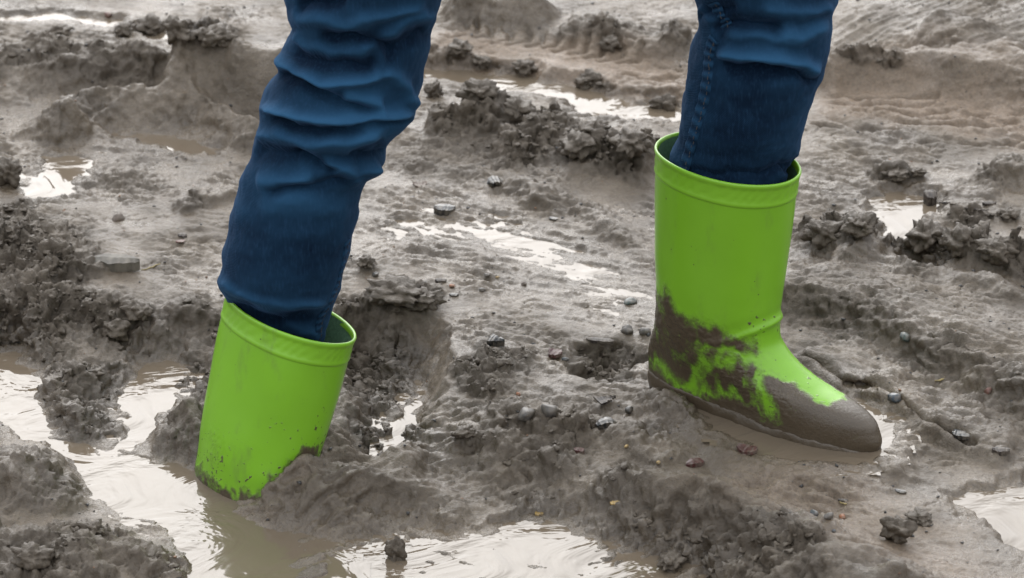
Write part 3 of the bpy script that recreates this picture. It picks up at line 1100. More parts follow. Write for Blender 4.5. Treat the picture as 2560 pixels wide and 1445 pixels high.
    F = grid_faces(len(rows), NT, True).tolist()
    V, ex = fan(V, F, list(range(NT)), np.array([[.13, 0, .0005]]))
    me = mesh_from('sole', tow(V), F + ex, True, M_SOLE, {'mud': np.ones(len(V))})
    o = put('sole', me, bo)
    return bo


def blob_mask(px, py, pts, soft):
    return sstep(soft, -soft, poly_sd(px, py, pts))


def mud_right(R, px, py):
    u, v, w = R[..., 0], R[..., 1], R[..., 2]
    nn = noise3(u * 40, v * 40, w * 25, 151) * 34 + noise3(u * 120, v * 120, w * 60, 152) * 14
    x, y = px + nn * .7, py + nn
    streak = .6 * noise3(u * 110, v * 110, w * 30, 153) + .6 * noise3(u * 60, v * 60, w * 60, 156)
    heel = blob_mask(x, y, [(1600, 720), (1668, 720), (1690, 775), (1750, 800), (1850, 830), (1892, 850), (1880, 875), (1800, 870), (1755, 860), (1745, 900),
                            (1735, 950), (1715, 985), (1690, 960), (1650, 900), (1600, 930)], 24)
    side = blob_mask(x, y, [(1745, 960), (1800, 920), (1860, 912), (1912, 930), (1905, 970), (1890, 1040), (1870, 1040), (1850, 990), (1800, 975)], 20)
    toe = blob_mask(x, y, [(1915, 950), (1985, 965), (2060, 1003), (2060, 985), (2300, 985), (2300, 1250), (1960, 1250), (1945, 1050), (1925, 1000)], 20)
    low = sstep(.056, .014, w + .016 * streak + .02 * sstep(.0, .06, u) * sstep(.12, .06, u))
    hole = blob_mask(px + nn * .3, py + nn * .3, [(2015, 1022), (2030, 1022), (2030, 1042), (2012, 1045)], 5)
    film = .46 * blob_mask(x, y, [(1640, 830), (1760, 850), (1900, 900), (1930, 1060), (1980, 1110), (1700, 1000), (1620, 930)], 25) * (1 + 1.3 * streak)
    m = np.maximum.reduce([heel * (.86 + .55 * streak), side * (.80 + .7 * streak), toe * (.95 + .15 * streak) , low, film])
    # the side away from the camera: splashed up to about the same height
    far = sstep(.10, .05, w + .03 * noise3(u * 30, v * 30, w * 30, 154) + .04 * sstep(.1, .2, u) * 0)
    toe_far = sstep(.19, .215, u + .02 * streak)
    back = v > 0.02
    m = np.where(back, np.maximum(far * .8, toe_far * .95), m)
    # specks
    sp = noise3(u * 260, v * 260, w * 260, 155)
    zone = blob_mask(px, py, [(1840, 780), (1950, 780), (1950, 840), (1840, 850)], 20)
    return np.clip(m, 0, 1), zone * (sp > .42) * .8


def mud_left(R, px, py):
    u, v, w = R[..., 0], R[..., 1], R[..., 2]
    nn = noise3(u * 40, v * 40, w * 25, 161) * 30
    x, y = px + nn, py + nn
    stain = .34 * blob_mask(x, y, [(508, 1150), (520, 1070), (545, 1090), (560, 1160), (540, 1200)], 25)
    sp = noise3(u * 300, v * 300, w * 300, 162)
    zone = blob_mask(px, py, [(505, 1120), (560, 1150), (575, 1210), (520, 1220)], 20)
    heel = .60 * blob_mask(x, y, [(480, 1165), (512, 1150), (522, 1185), (560, 1215), (580, 1300), (480, 1300)], 8)
    return np.clip(np.maximum.reduce([stain, heel, (v > .03) * sstep(.15, .1, w) * .8]), 0, 1), zone * (sp > .44) * .8


MR = Matrix.Translation(Vector(HEEL_R)) @ Matrix.Rotation(ANG_R, 4, 'Z') @ Matrix.Rotation(-.024, 4, 'X') @ Matrix.Rotation(.0486, 4, 'Y')
boot_r = build_boot(MR, 'mud-caked front boot standing on the mud, its toe brown with mud', mud_right, -.002, crease=True)

RIM_L = at_y(726, 789, -.327)             # middle of the opening of the sunken boot
ROT_L = Matrix.Rotation(-.1475, 4, 'X') @ Matrix.Rotation(.2595, 4, 'Y') @ Matrix.Rotation(-.783, 4, 'Z')
ML = Matrix.Translation(Vector(RIM_L)) @ ROT_L @ Matrix.Translation(Vector((-.07, 0, -TOPW)))
boot_l = build_boot(ML, 'clean bright green boot sunk past the ankle in the puddle', mud_left, -.05, dent=.0015)


# ------------------------------------------------------------------ the walker: jeans
def catmull(T, n):
    T = np.asarray(T, float)
    k = np.linspace(0, len(T) - 1, n)
    i = np.clip(np.floor(k).astype(int), 0, len(T) - 2)
    u = (k - i)[:, None]
    p0, p1, p2, p3 = T[np.maximum(i - 1, 0)], T[i], T[i + 1], T[np.minimum(i + 2, len(T) - 1)]
    return .5 * (2 * p1 + (p2 - p0) * u + (2 * p0 - 5 * p1 + 4 * p2 - p3) * u ** 2 + (3 * p1 - p0 - 3 * p2 + p3) * u ** 3)


NA = 240
AN = np.linspace(0, 2 * math.pi, NA, endpoint=False)


def leg_surface(rows, n, depth, tuck=0.0):
    """rows: left edge px, right edge px, distance row (world y)"""
    T = catmull(rows, n)
    C, E = [], []
    for xl, yl, xr, yr, yw in T:
        c = at_y((xl + xr) / 2, (yl + yr) / 2, yw)
        C.append(c)
        E.append(at_y(xr, yr, yw) - c)
    C, E = np.array(C), np.array(E)
    hw = np.linalg.norm(E, axis=1)
    e2 = np.zeros_like(E)
    k_ = np.linspace(0, len(rows) - 1, n)
    e2[:, 1] = -hw * (depth - tuck * sstep(6.0, 4.2, k_))       # towards the camera; squeezed where tucked into the boot
    S = C[:, None] + np.cos(AN)[None, :, None] * E[:, None] + np.sin(AN)[None, :, None] * e2[:, None]
    nrm = np.cos(AN)[None, :, None] * E[:, None] / hw[:, None, None] + np.sin(AN)[None, :, None] * np.array([0, -1.0, 0])
    nrm /= np.linalg.norm(nrm, axis=-1, keepdims=True)
    return C, S, nrm


def folds(S, nrm, FO, scale=1.0, seed=0):
    px, py = project(S)
    px0, py0 = px, py
    x, y, z = S[..., 0], S[..., 1], S[..., 2]
    px = px + 12 * noise3(x * 16, y * 16, z * 16, seed + 7) + 8 * noise3(x * 50, y * 50, z * 50, seed + 8)
    py = py + 14 * noise3(x * 16, y * 16, z * 16, seed + 9) + 9 * noise3(x * 50, y * 50, z * 50, seed + 10)
    front = sstep(-.25, .25, -nrm[..., 1])
    D = np.zeros(px.shape)
    for pts, amp, w in FO:
        d, s, t = poly_dist(px, py, pts)
        D += 1.5 * amp * (np.exp(-(d / w) ** 2) if amp > 0 else .5 * np.exp(-(d / w) ** 2) + .5 * np.exp(-d / (.7 * w))) * sstep(0, .15, t + .02) * sstep(0, .15, 1.02 - t) * front
    back = 1 - front
    px, py = px0, py0
    D += back * .006 * noise3(x * 9, y * 9, z * 34, seed + 1) * scale
    D += .0018 * noise3(x * 22, y * 22, z * 50, seed + 2)
    D += .0007 * fbm(x, y, z, 90, 2, seed + 3)
    return S + nrm * D[..., None], D, px, py


LEFT = [(610, 1010, 730, 1045, -.318), (598, 930, 750, 985, -.318), (586, 850, 782, 915, -.316), (576, 795, 802, 862, -.314), (567, 748, 816, 826, -.316), (546, 694, 832, 770, -.319),
        (557, 664, 848, 712, -.326), (560, 632, 865, 648, -.326), (574, 560, 888, 562, -.322), (592, 485, 903, 490, -.318), (610, 420, 918, 442, -.315),
        (632, 365, 958, 405, -.312), (648, 310, 972, 352, -.310), (650, 272, 1032, 290, -.308), (668, 228, 1046, 240, -.306), (698, 165, 1060, 180, -.304),
        (705, 118, 1072, 118, -.303), (732, 74, 1085, 60, -.302), (718, 35, 1100, 10, -.300), (706, -40, 1130, -60, -.298), (735, -170, 1220, -180, -.29),
        (860, -330, 1400, -330, -.28), (1010, -480, 1580, -480, -.27), (1080, -640, 1660, -640, -.26)]
FL = [  # folds of the left trouser leg: line in the photo, height (m), half width (px)
    ([(690, 135), (730, 165), (768, 184), (812, 203), (884, 196), (972, 174)], .0075, 16),
    ([(725, 140), (790, 150), (860, 150), (950, 162)], -.0060, 24),
    ([(800, 88), (870, 86), (940, 95), (1000, 140)], -.0075, 16),
    ([(735, 80), (790, 112), (860, 126), (930, 128)], .0050, 20),
    ([(700, 180), (750, 202), (797, 230), (884, 264), (940, 300)], -.0085, 17),
    ([(850, 236), (900, 256), (960, 268)], .0055, 24),
    ([(960, 165), (1005, 215), (1036, 275)], .0050, 15),
    ([(648, 272), (700, 272), (758, 294), (836, 304), (933, 300), (1035, 282)], .0078, 15),
    ([(665, 290), (739, 316), (820, 330), (908, 334)], -.0075, 14),
    ([(870, 318), (950, 312), (1025, 296)], -.0060, 11),
    ([(632, 338), (739, 350), (865, 360), (962, 336)], .0055, 18),
    ([(642, 380), (700, 384), (755, 384)], -.0050, 26),
    ([(735, 372), (790, 402), (840, 434)], -.0070, 14),
    ([(800, 400), (850, 424), (890, 444), (955, 410)], .0062, 17),
    ([(870, 390), (930, 378), (965, 362)], -.0040, 14),
    ([(935, 432), (860, 452), (768, 470), (660, 470)], -.0050, 15),
    ([(640, 448), (720, 452), (790, 440)], .0040, 18),
    ([(640, 520), (740, 500), (850, 520), (890, 540)], .0022, 30),
    ([(720, 28), (790, 52), (870, 58), (960, 40), (1075, 10)], .0050, 18),
    ([(740, 10), (810, 14), (870, 2)], -.0100, 17),
    ([(900, 118), (980, 84), (1085, 30)], .0045, 18),
    ([(960, 150), (1030, 105), (1070, 70)], -.0035, 20),
    ([(545, 695), (600, 738), (680, 766), (760, 770), (830, 765)], .0042, 14),
    ([(575, 748), (640, 785), (700, 800), (790, 790)], -.0045, 15),
    ([(700, 800), (760, 830), (800, 850)], .003, 16)]
RIGHT = [(1730, 640, 1900, 640, -.268), (1705, 540, 1925, 540, -.268), (1684, 470, 1945, 480, -.268), (1676, 410, 1972, 430, -.268), (1690, 365, 1994, 388, -.267),
         (1696, 325, 2008, 330, -.266), (1704, 280, 2022, 275, -.265), (1712, 225, 2040, 222, -.263), (1718, 172, 2058, 188, -.261), (1738, 108, 2072, 130, -.259),
         (1744, 60, 2082, 70, -.257), (1742, 15, 2080, 22, -.255), (1735, -30, 2092, -10, -.253), (1715, -130, 2090, -120, -.25), (1620, -300, 2040, -290, -.235),
         (1440, -480, 1960, -460, -.21), (1330, -640, 1900, -630, -.19)]
FR = [
    ([(1800, 80), (1880, 75), (1990, 90), (2075, 60)], .005, 20),
    ([(1770, 75), (1830, 66), (1890, 62), (1960, 70)], -.011, 17),
    ([(1790, 140), (1850, 135), (1960, 150), (2050, 190)], .0085, 20),
    ([(1800, 165), (1900, 165), (1990, 185), (2045, 212)], -.008, 17),
    ([(1745, 50), (1790, 30), (1850, 20)], -.005, 14),
    ([(1700, 420), (1800, 438), (1900, 440), (1990, 410)], -.004, 13),
    ([(1745, 30), (1790, 60), (1800, 90)], .004, 14),
    ([(1960, 430), (1985, 400), (1998, 385)], -.003, 10),
    ([(1900, 20), (2000, 30), (2085, 15)], .004, 16)]

CL, SL, NLm = leg_surface(LEFT, 420, .93, .25)
SL, DL, pxL, pyL = folds(SL, NLm, FL, seed=200)
CR, SR, NRm = leg_surface(RIGHT, 360, .86, .10)
SR, DR, pxR, pyR = folds(SR, NRm, FR, seed=220)
# hips above the frame
hip = []
for z, cx_, rx, ry in ((.70, .085, .125, .12), (.76, .075, .165, .150), (.84, .07, .172, .158), (.92, .065, .160, .142), (1.0, .06, .146, .125), (1.04, .06, .144, .122)):
    hip.append((z, cx_, rx, ry))
hip = catmull(hip, 40)
SH = np.stack([np.stack([h[1] + h[2] * np.cos(AN), -.24 - h[3] * np.sin(AN), np.full(NA, h[0])], -1) for h in hip])


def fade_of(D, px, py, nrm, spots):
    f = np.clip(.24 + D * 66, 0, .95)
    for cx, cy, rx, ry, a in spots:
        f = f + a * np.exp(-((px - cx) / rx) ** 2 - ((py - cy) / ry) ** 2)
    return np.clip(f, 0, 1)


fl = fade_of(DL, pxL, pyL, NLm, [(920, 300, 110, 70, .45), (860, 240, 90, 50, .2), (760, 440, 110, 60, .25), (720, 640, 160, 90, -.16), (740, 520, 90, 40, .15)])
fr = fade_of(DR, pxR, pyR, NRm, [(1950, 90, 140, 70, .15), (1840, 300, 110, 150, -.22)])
fh = np.full(SH.shape[:2], .3)
n1, n2 = SL.shape[0] * NA, SR.shape[0] * NA
V = np.vstack([SL.reshape(-1, 3), SR.reshape(-1, 3), SH.reshape(-1, 3)])
F = np.vstack([grid_faces(len(SL), NA, True), grid_faces(len(SR), NA, True) + n1, grid_faces(len(SH), NA, True) + n1 + n2])
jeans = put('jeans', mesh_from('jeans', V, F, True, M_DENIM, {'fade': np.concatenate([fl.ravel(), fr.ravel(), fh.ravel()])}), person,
            'dark blue denim jeans tucked into the boots, creased behind the knee')
jeans.matrix_parent_inverse = PINV


def surf_at(S, px, py, x, y):
    """nearest front vertex of a leg to a point of the photo"""
    d = (px - x) ** 2 + (py - y) ** 2
    d[:, NA // 2:] += 1e7
    r, c = np.unravel_index(np.argmin(d), d.shape)
    return r, c


def seam(S, nrm, px, py, pts, width, name, lift=.0016, rows=90, nst=0, stitch_mat=None):
    """flat-felled seam: a raised strip lying on the cloth, with its stitches"""
    P = catmull(pts, rows)
    L = []
    for x, y in P:
        r, c = surf_at(S, px.copy(), py.copy(), x, y)
        L.append((S[r, c], nrm[r, c]))
    c = np.array([a for a, b in L])
    nn = np.array([b for a, b in L])
    ker = np.ones(9) / 9
    for _ in range(2):
        for k in range(3):
            c[:, k] = np.convolve(np.pad(c[:, k], 4, mode='reflect', reflect_type='odd'), ker, 'valid')
            nn[:, k] = np.convolve(np.pad(nn[:, k], 4, mode='edge'), ker, 'valid')
    ii = np.arange(rows)
    tg = c[np.minimum(ii + 4, rows - 1)] - c[np.maximum(ii - 4, 0)]
    tg /= np.linalg.norm(tg, axis=1, keepdims=True) + 1e-9
    sd_ = np.cross(tg, nn)
    sd_ /= np.linalg.norm(sd_, axis=1, keepdims=True)
    prof = [(-.56, -.001), (-.5, lift * .7), (-.38, lift), (0, lift * .9), (.38, lift), (.5, lift * .7), (.56, -.001)]
    pk = 1 + .6 * np.sin(np.arange(rows) * 1.0)        # puckering
    G = np.stack([c + sd_ * (a * width) + nn * ((b if b < 0 else b * pk)[:, None] if not np.isscalar(b if b < 0 else b * pk) else b) for a, b in prof], 1)
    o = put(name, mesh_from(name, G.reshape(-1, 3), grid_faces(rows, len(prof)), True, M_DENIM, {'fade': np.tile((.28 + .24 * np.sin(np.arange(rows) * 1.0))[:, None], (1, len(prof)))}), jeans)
    if nst:
        VV, FF = [], []
        for k in np.linspace(2, rows - 3, nst).astype(int):
            for sgn in (-.34,):
                a = c[k] + sd_[k] * width * sgn + nn[k] * (lift * pk[k] + .0002)
                b = a + tg[k] * .0032
                i = len(VV)
                q = sd_[k] * .0004
                h = nn[k] * .0005
                VV += [a - q, a + q, b + q, b - q, a - q + h, a + q + h, b + q + h, b - q + h]
                FF += [(i, i + 1, i + 5, i + 4), (i + 1, i + 2, i + 6, i + 5), (i + 2, i + 3, i + 7, i + 6), (i + 3, i, i + 4, i + 7), (i + 4, i + 5, i + 6, i + 7)]
        s = put('stitching', mesh_from('stitching', VV, FF, False, stitch_mat), jeans)


seam(SR, NRm, pxR, pyR, [(1778, 10), (1792, 45), (1805, 70)], .013, 'seam', nst=7, stitch_mat=M_THREAD, rows=30)
seam(SR, NRm, pxR, pyR, [(1786, 95), (1772, 130), (1770, 180), (1760, 240), (1745, 300), (1727, 360), (1708, 425), (1700, 450)], .0120, 'seam', lift=.0018, nst=34, stitch_mat=M_THREAD)
seam(SL, NLm, pxL, pyL, [(868, 600), (856, 660), (845, 705), (828, 745), (806, 790), (790, 825), (784, 870)], .009, 'seam', nst=26, stitch_mat=M_THREAD, lift=.0010)

# ------------------------------------------------------------------ clods, stones and litter
ICO = {}


def ico(sub):
    if sub not in ICO:
        import bmesh
        bm = bmesh.new()
        bmesh.ops.create_icosphere(bm, subdivisions=sub, radius=1)
        bm.verts.ensure_lookup_table()
        ICO[sub] = (np.array([v.co[:] for v in bm.verts]), np.array([[v.index for v in f.verts] for f in bm.faces]))
        bm.free()
    return ICO[sub]


def rock(sub, size, seed, amp=.35, freq=1.3, angular=0.0):
    V, F = ico(sub)
    n = fbm(V[:, 0] + seed * 3.7, V[:, 1], V[:, 2], freq, 4, 300 + seed, .55)
    r = 1 + amp * n * 1.6
    if angular:
        rs = np.random.default_rng(seed)
        for _ in range(9):
            d = rs.normal(size=3)
            d /= np.linalg.norm(d)
            k = V @ d
            lim = rs.uniform(.5, .85)
            r = np.where(k * r > lim, lim / np.maximum(k, 1e-3) * angular + r * (1 - angular), r)
    return V * r[:, None] * np.asarray(size), F


MATS = {
    'grey': simple('grey_stone', (0.085, 0.078, 0.070), .45, .4, 90, skin=.75),
    'brown': simple('brown_stone', (0.075, 0.052, 0.036), .45, .4, 90, skin=.75),
    'red': simple('red_stone', (0.11, 0.042, 0.030), .45, .35, 90, skin=.75),
    'blue': simple('blue_grey_stone', (0.035, 0.050, 0.062), .30, .35, 90, skin=.75),
    'green': simple('green_grey_stone', (0.045, 0.062, 0.055), .30, .35, 90, skin=.75),
    'black': simple('black_chip', (0.010, 0.012, 0.013), .30, .4, 120, skin=.75),
    'dark': simple('dark_bark', (0.026, 0.018, 0.014), .55, .45, 160, skin=.75),
    'maroon': simple('maroon_leaf', (0.060, 0.016, 0.015), .45, .4, 120, skin=.75),
    'leaf': simple('brown_leaf', (0.085, 0.048, 0.030), .5, .4, 120, skin=.75),
    'yellow': simple('yellow_bit', (0.32, 0.21, 0.06), .5, .3, 120, skin=.75),
    'orange': simple('orange_stone', (0.28, 0.10, 0.035), .45, .3, 120, skin=.75),
    'straw': simple('straw', (0.24, 0.19, 0.08), .6, .3, 120),
    'wood': simple('grey_wood', (0.085, 0.075, 0.058), .6, .45, 60),
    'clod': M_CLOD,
}


def grounded(V, px, py, sink, tilt=0.0, yaw=0.0, level=None):
    p = hit(px, py)
    Rm = np.array(Matrix.Rotation(yaw, 3, 'Z') @ Matrix.Rotation(tilt, 3, 'Y'))
    V = V @ Rm.T
    lo, hi = V[:, 2].min(), V[:, 2].max()
    z = tz(p[0], p[1])
    for lab, lev, pts, dep in PUD:
        P = W(pts, lev)
        if poly_sd(np.array([p[0]]), np.array([p[1]]), P)[0] < 0 and lev > z:
            z = lev - .001
    return V, (p[0], p[1], z - lo - sink * (hi - lo))


def thing(name, V, F, mat, px, py, label, cat, sink=.3, tilt=0.0, yaw=0.0, smooth=True, group=None):
    V, loc = grounded(V, px, py, sink, tilt, yaw)
    me = mesh_from(name, V, F, smooth, MATS[mat])
    return put(name, me, label=label, cat=cat, loc=loc, group=group)


MM = 0.00043        # metres per photo pixel near the middle
sd_i = 0


def stone(px, py, w, mat, label, flat_=.6, name='stone', ang=.6, sink=.42, cat='stone', amp=.22, sub=3, deep=.8):
    global sd_i
    sd_i += 1
    s = w * MM / 2
    V, F = rock(sub, (s, s * deep, s * flat_), 10 + sd_i, amp, 1.2, ang)
    return thing(name, V, F, mat, px, py, label, cat, sink, yaw=sd_i * 1.3 if abs(deep - .8) < .01 else .0, smooth=ang < .75)


def chip(px, py, w, h, mat, label, name='chip', cat='chip', thick=.25, tilt=0.0, yaw=None, curl=0.0, tri=False, sink=.3):
    """flat shard with a ragged outline, real thickness and an optional curl"""
    global sd_i
    sd_i += 1
    r = np.random.default_rng(500 + sd_i)
    L, B = w * MM, h * MM
    n = 14
    xs_ = np.linspace(-.5, .5, n)
    if tri:
        up = .5 * (1 - (xs_ + .5)) + .04
        dn = -.5 * (1 - (xs_ + .5)) - .04
    else:
        env = np.clip(1 - np.abs(xs_ * 2) ** 4, .25, 1)
        up, dn = .5 * env, -.5 * env
    up, dn = up + r.normal(0, .05, n), dn + r.normal(0, .05, n)
    V, F = [], []
    T = thick * B
    for k in range(n):
        zc = curl * L * (xs_[k] * 2) ** 2 + r.normal(0, .02) * B
        V += [(xs_[k] * L, dn[k] * B, zc), (xs_[k] * L, up[k] * B, zc + .1 * B), (xs_[k] * L, up[k] * B, zc + .1 * B + T), (xs_[k] * L, 0, zc + T * 1.25), (xs_[k] * L, dn[k] * B, zc + T)]
    for k in range(n - 1):
        for q in range(5):
            a, b = k * 5 + q, k * 5 + (q + 1) % 5
            F.append((a, b, b + 5, a + 5))
    F += [(4, 3, 2, 1, 0), tuple((n - 1) * 5 + q for q in range(5))]
    return thing(name, np.array(V), F, mat, px, py, label, cat, sink, tilt, r.uniform(-.5, .5) if yaw is None else yaw, smooth=False)


def twig(px, py, w, mat, label, name='twig', cat='twig', rad=.0012, yaw=0.0, bend=.1, rise=0.0):
    L = w * MM
    n, k = 12, 7
    V, F = [], []
    for i in range(n):
        t = i / (n - 1) - .5
        c = np.array([t * L, bend * L * (t * 2) ** 2 + .03 * L * math.sin(i * 1.7), rise * L * (t + .5)])
        rr = rad * (1 - .5 * abs(t * 2) ** 2) * (1 + .2 * math.sin(i * 2.9))
        for q in range(k):
            a = 2 * math.pi * q / k
            V.append(c + np.array([0, rr * math.cos(a), rr * math.sin(a)]))
    for i in range(n - 1):
        for q in range(k):
            a, b = i * k + q, i * k + (q + 1) % k
            F.append((a, b, b + k, a + k))
    F += [tuple(range(k))[::-1], tuple((n - 1) * k + q for q in range(k))]
    return thing(name, np.array(V), F, mat, px, py, label, cat, .2, yaw=yaw)


stone(295, 550, 46, 'brown', 'brown rounded stone alone on the smooth mud at left', .75)
stone(270, 42, 28, 'red', 'reddish stone at the edge of the top left puddle', .7)
stone(1575, 757, 44, 'green', 'grey-green stone left of the front boot, above its muddy heel', .5)
stone(1568, 830, 36, 'grey', 'left one of two round dark pebbles behind the boot heel', .8, 'pebble', 0, cat='pebble')
stone(1611, 833, 30, 'grey', 'right one of two round dark pebbles, touching the boot heel', .8, 'pebble', 0, cat='pebble')
stone(2262, 850, 36, 'green', 'dark green pebble on the edge of the tyre rut', .7, 'pebble', .3, cat='pebble')
stone(2235, 996, 36, 'blue', 'blue-grey pebble in front of the boot toe beside the cracked lip', .7, 'pebble', .2, cat='pebble')
stone(2470, 982, 24, 'red', 'dark red pebble in the rut wall at right', 1.1, 'pebble', .3, cat='pebble')
stone(2035, 1288, 26, 'blue', 'small blue pebble, first of three in a row below the boot', .7, 'pebble', .3, cat='pebble')
stone(2072, 1294, 26, 'grey', 'small grey pebble between the blue one and the orange one', .6, 'pebble', .3, cat='pebble')
stone(2105, 1294, 20, 'orange', 'small orange pebble, last of three in a row below the boot', .6, 'pebble', .3, cat='pebble')
stone(1413, 900, 18, 'blue', 'tiny blue-black pebble just below the maroon leaf', .7, 'pebble', .2, cat='pebble')
stone(1573, 1026, 26, 'black', 'black pebble in the mud below the front boot heel', .7, 'pebble', .3, cat='pebble')
stone(1217, 694, 16, 'grey', 'tiny grey pebble on the smooth mud beside a yellowish one', .7, 'pebble', .3, cat='pebble')
stone(1244, 694, 12, 'yellow', 'tiny yellowish pebble beside a grey one on the smooth mud', .6, 'pebble', .3, cat='pebble')
stone(1310, 711, 18, 'brown', 'tiny brown pebble on the smooth mud between the legs', .7, 'pebble', .3, cat='pebble')
stone(1130, 716, 18, 'orange', 'orange crumb of brick on the smooth mud between the legs', .5, 'brick_crumb', .5, cat='brick crumb')
stone(1316, 1045, 50, 'grey', 'pale grey lump of stone in the middle foreground mud', .8, sink=.3)
stone(1372, 1030, 50, 'grey', 'rounded stone half buried right of the pale grey lump', .8, sink=.45)
stone(1567, 1120, 14, 'yellow', 'upper yellow crumb on the mud left of the boot toe', .7, 'pebble', .3, cat='pebble')
stone(1646, 1160, 12, 'yellow', 'lower yellow crumb on the mud left of the boot toe', .7, 'pebble', .3, cat='pebble')
stone(1205, 725, 20, 'grey', 'small grey pebble above the middle of the smooth mud', .6, 'pebble', .3, cat='pebble')
stone(938, 688, 22, 'black', 'black pebble above the dark clod between the legs', .8, 'pebble', .3, cat='pebble')
stone(2085, 1330, 10, 'blue', 'speck of blue stone on the dark bank below the boot', .8, 'pebble', .3, cat='pebble')
stone(2180, 1092, 14, 'blue', 'tiny blue pebble at the tip of the muddy toe', .8, 'pebble', .3, cat='pebble')
stone(1296, 988, 14, 'orange', 'orange speck of brick on the lumpy mud', .8, 'brick_crumb', .4, cat='brick crumb')

chip(290, 668, 128, 46, 'wood', 'flat greyish piece of old wood on the left mud', 'wood_piece', 'wood', .55, yaw=-.12, sink=.15)
twig(378, 672, 56, 'straw', 'single greenish grass blade beside the old wood', 'grass_blade', 'grass blade', .0009, .5, .08, .15)
chip(452, 610, 26, 12, 'red', 'small red chip on the smooth mud left of the jeans', yaw=.2)
chip(456, 594, 24, 18, 'dark', 'dark crumb of bark just above the small red chip', 'bark_crumb', 'bark', .6)
chip(1112, 532, 58, 34, 'black', 'black shard standing in the thin water between the legs', 'shard', 'shard', .5, yaw=-.15, sink=.1)
chip(1237, 462, 44, 34, 'black', 'black curved shard near the clods between the legs', 'shard', 'shard', .3, yaw=.25, curl=-.25, sink=.2)
chip(1050, 462, 38, 26, 'leaf', 'brown leaf scrap near the back of the left leg', 'leaf', 'leaf', .12, yaw=.1, curl=.15)
chip(1384, 551, 26, 12, 'black', 'small black shard on the wet sheet of mud', 'shard', 'shard', .4)
chip(1243, 860, 40, 34, 'black', 'black triangular shard above the mound in the middle', 'shard', 'shard', .45, yaw=-.4, tri=True, sink=.2)
chip(1388, 890, 36, 30, 'maroon', 'dark maroon leaf right of the middle mound', 'leaf', 'leaf', .3, yaw=-.5, curl=.1)
chip(1500, 856, 70, 18, 'dark', 'strip of dark bark behind the boot heel', 'bark_strip', 'bark', .4, yaw=-.18)
chip(1517, 1000, 50, 34, 'dark', 'triangular dark leaf below the boot heel', 'leaf', 'leaf', .12, yaw=.5, tri=True)
chip(1516, 1065, 52, 26, 'black', 'dark curved shard on the lumpy mud below the boot heel', 'shard', 'shard', .4, curl=-.22, yaw=.15)
chip(1448, 1130, 26, 16, 'maroon', 'red-brown chip on the lumpy mud in the middle', yaw=-.2, thick=.6)
chip(2405, 1094, 48, 24, 'black', 'blackish wood chip right of the boot toe', 'wood_chip', 'wood chip', .4, yaw=-.25)
chip(2502, 1130, 42, 20, 'dark', 'brown wood chip near the right edge', 'wood_chip', 'wood chip', .5, yaw=-.15)
chip(1868, 1126, 52, 30, 'maroon', 'dark maroon leaf lying under the toe of the boot', 'leaf', 'leaf', .25, yaw=-.5, curl=.1)
chip(1738, 1164, 46, 22, 'maroon', 'reddish shrivelled sprig on the mud below the boot', 'sprig', 'sprig', .5, yaw=.3, curl=-.15)
chip(2325, 512, 36, 46, 'dark', 'dark chunk of wood standing in the right puddle', 'wood_chunk', 'wood', .7, yaw=.1, sink=.15)
twig(2368, 510, 42, 'dark', 'short dark stick beside the wood chunk in the right puddle', rad=.0016, yaw=.05)
chip(2473, 512, 38, 14, 'dark', 'flat dark chip on the mud at the right edge of the puddle', yaw=.1, thick=.5)
twig(2440, 530, 66, 'dark', 'thin dark forked twig above the right heap of clods', rad=.0011, yaw=-.2, bend=.12)
twig(2356, 950, 40, 'straw', 'short pale straw on the wall of the tyre rut', 'straw', 'straw', .0012, .8, .2)
twig(2110, 1262, 34, 'straw', 'tiny curved straw on the smooth mud below the boot toe', 'straw', 'straw', .0008, -.4, .3)
chip(1348, 1284, 22, 16, 'yellow', 'yellow-green leaf scrap at the edge of the front puddle', 'leaf', 'leaf', .2)
chip(1538, 1262, 24, 14, 'yellow', 'yellow leaf scrap on the dark bank', 'leaf', 'leaf', .2)
chip(1102, 704, 30, 14, 'dark', 'small dark bark crumb right above the dark clod between the legs', 'bark_crumb', 'bark', .5)
chip(1135, 740, 24, 12, 'black', 'small black shard right of the dark clod between the legs', 'shard', 'shard', .5)
chip(2395, 1080, 20, 8, 'blue', 'thin bluish chip against the blackish wood chip', 'chip', 'chip', .5)
chip(2250, 1232, 30, 12, 'black', 'dark chip on the smooth mud left of the corner puddle', 'chip', 'chip', .5)
chip(2108, 1252, 24, 9, 'dark', 'thin bark crumb on the smooth mud below the boot toe', 'bark_crumb', 'bark', .4)


def clod(px, py, w, label, flat_=.7, deep=.8, sink=.35, amp=.40, freq=1.45):
    global sd_i
    sd_i += 1
    s = w * MM / 2
    V, F = rock(4, (s, s * deep, s * flat_), 10 + sd_i, amp, freq)
    nn = fbm(V[:, 0], V[:, 1], V[:, 2], 160, 3, sd_i, .6)
    V = V * (1 + .16 * np.clip(nn, -.6, .6))[:, None]
    return thing('mud_clod', V, F, 'clod', px, py, label, 'mud clod', sink, yaw=sd_i * .7, group='loose clods of mud')


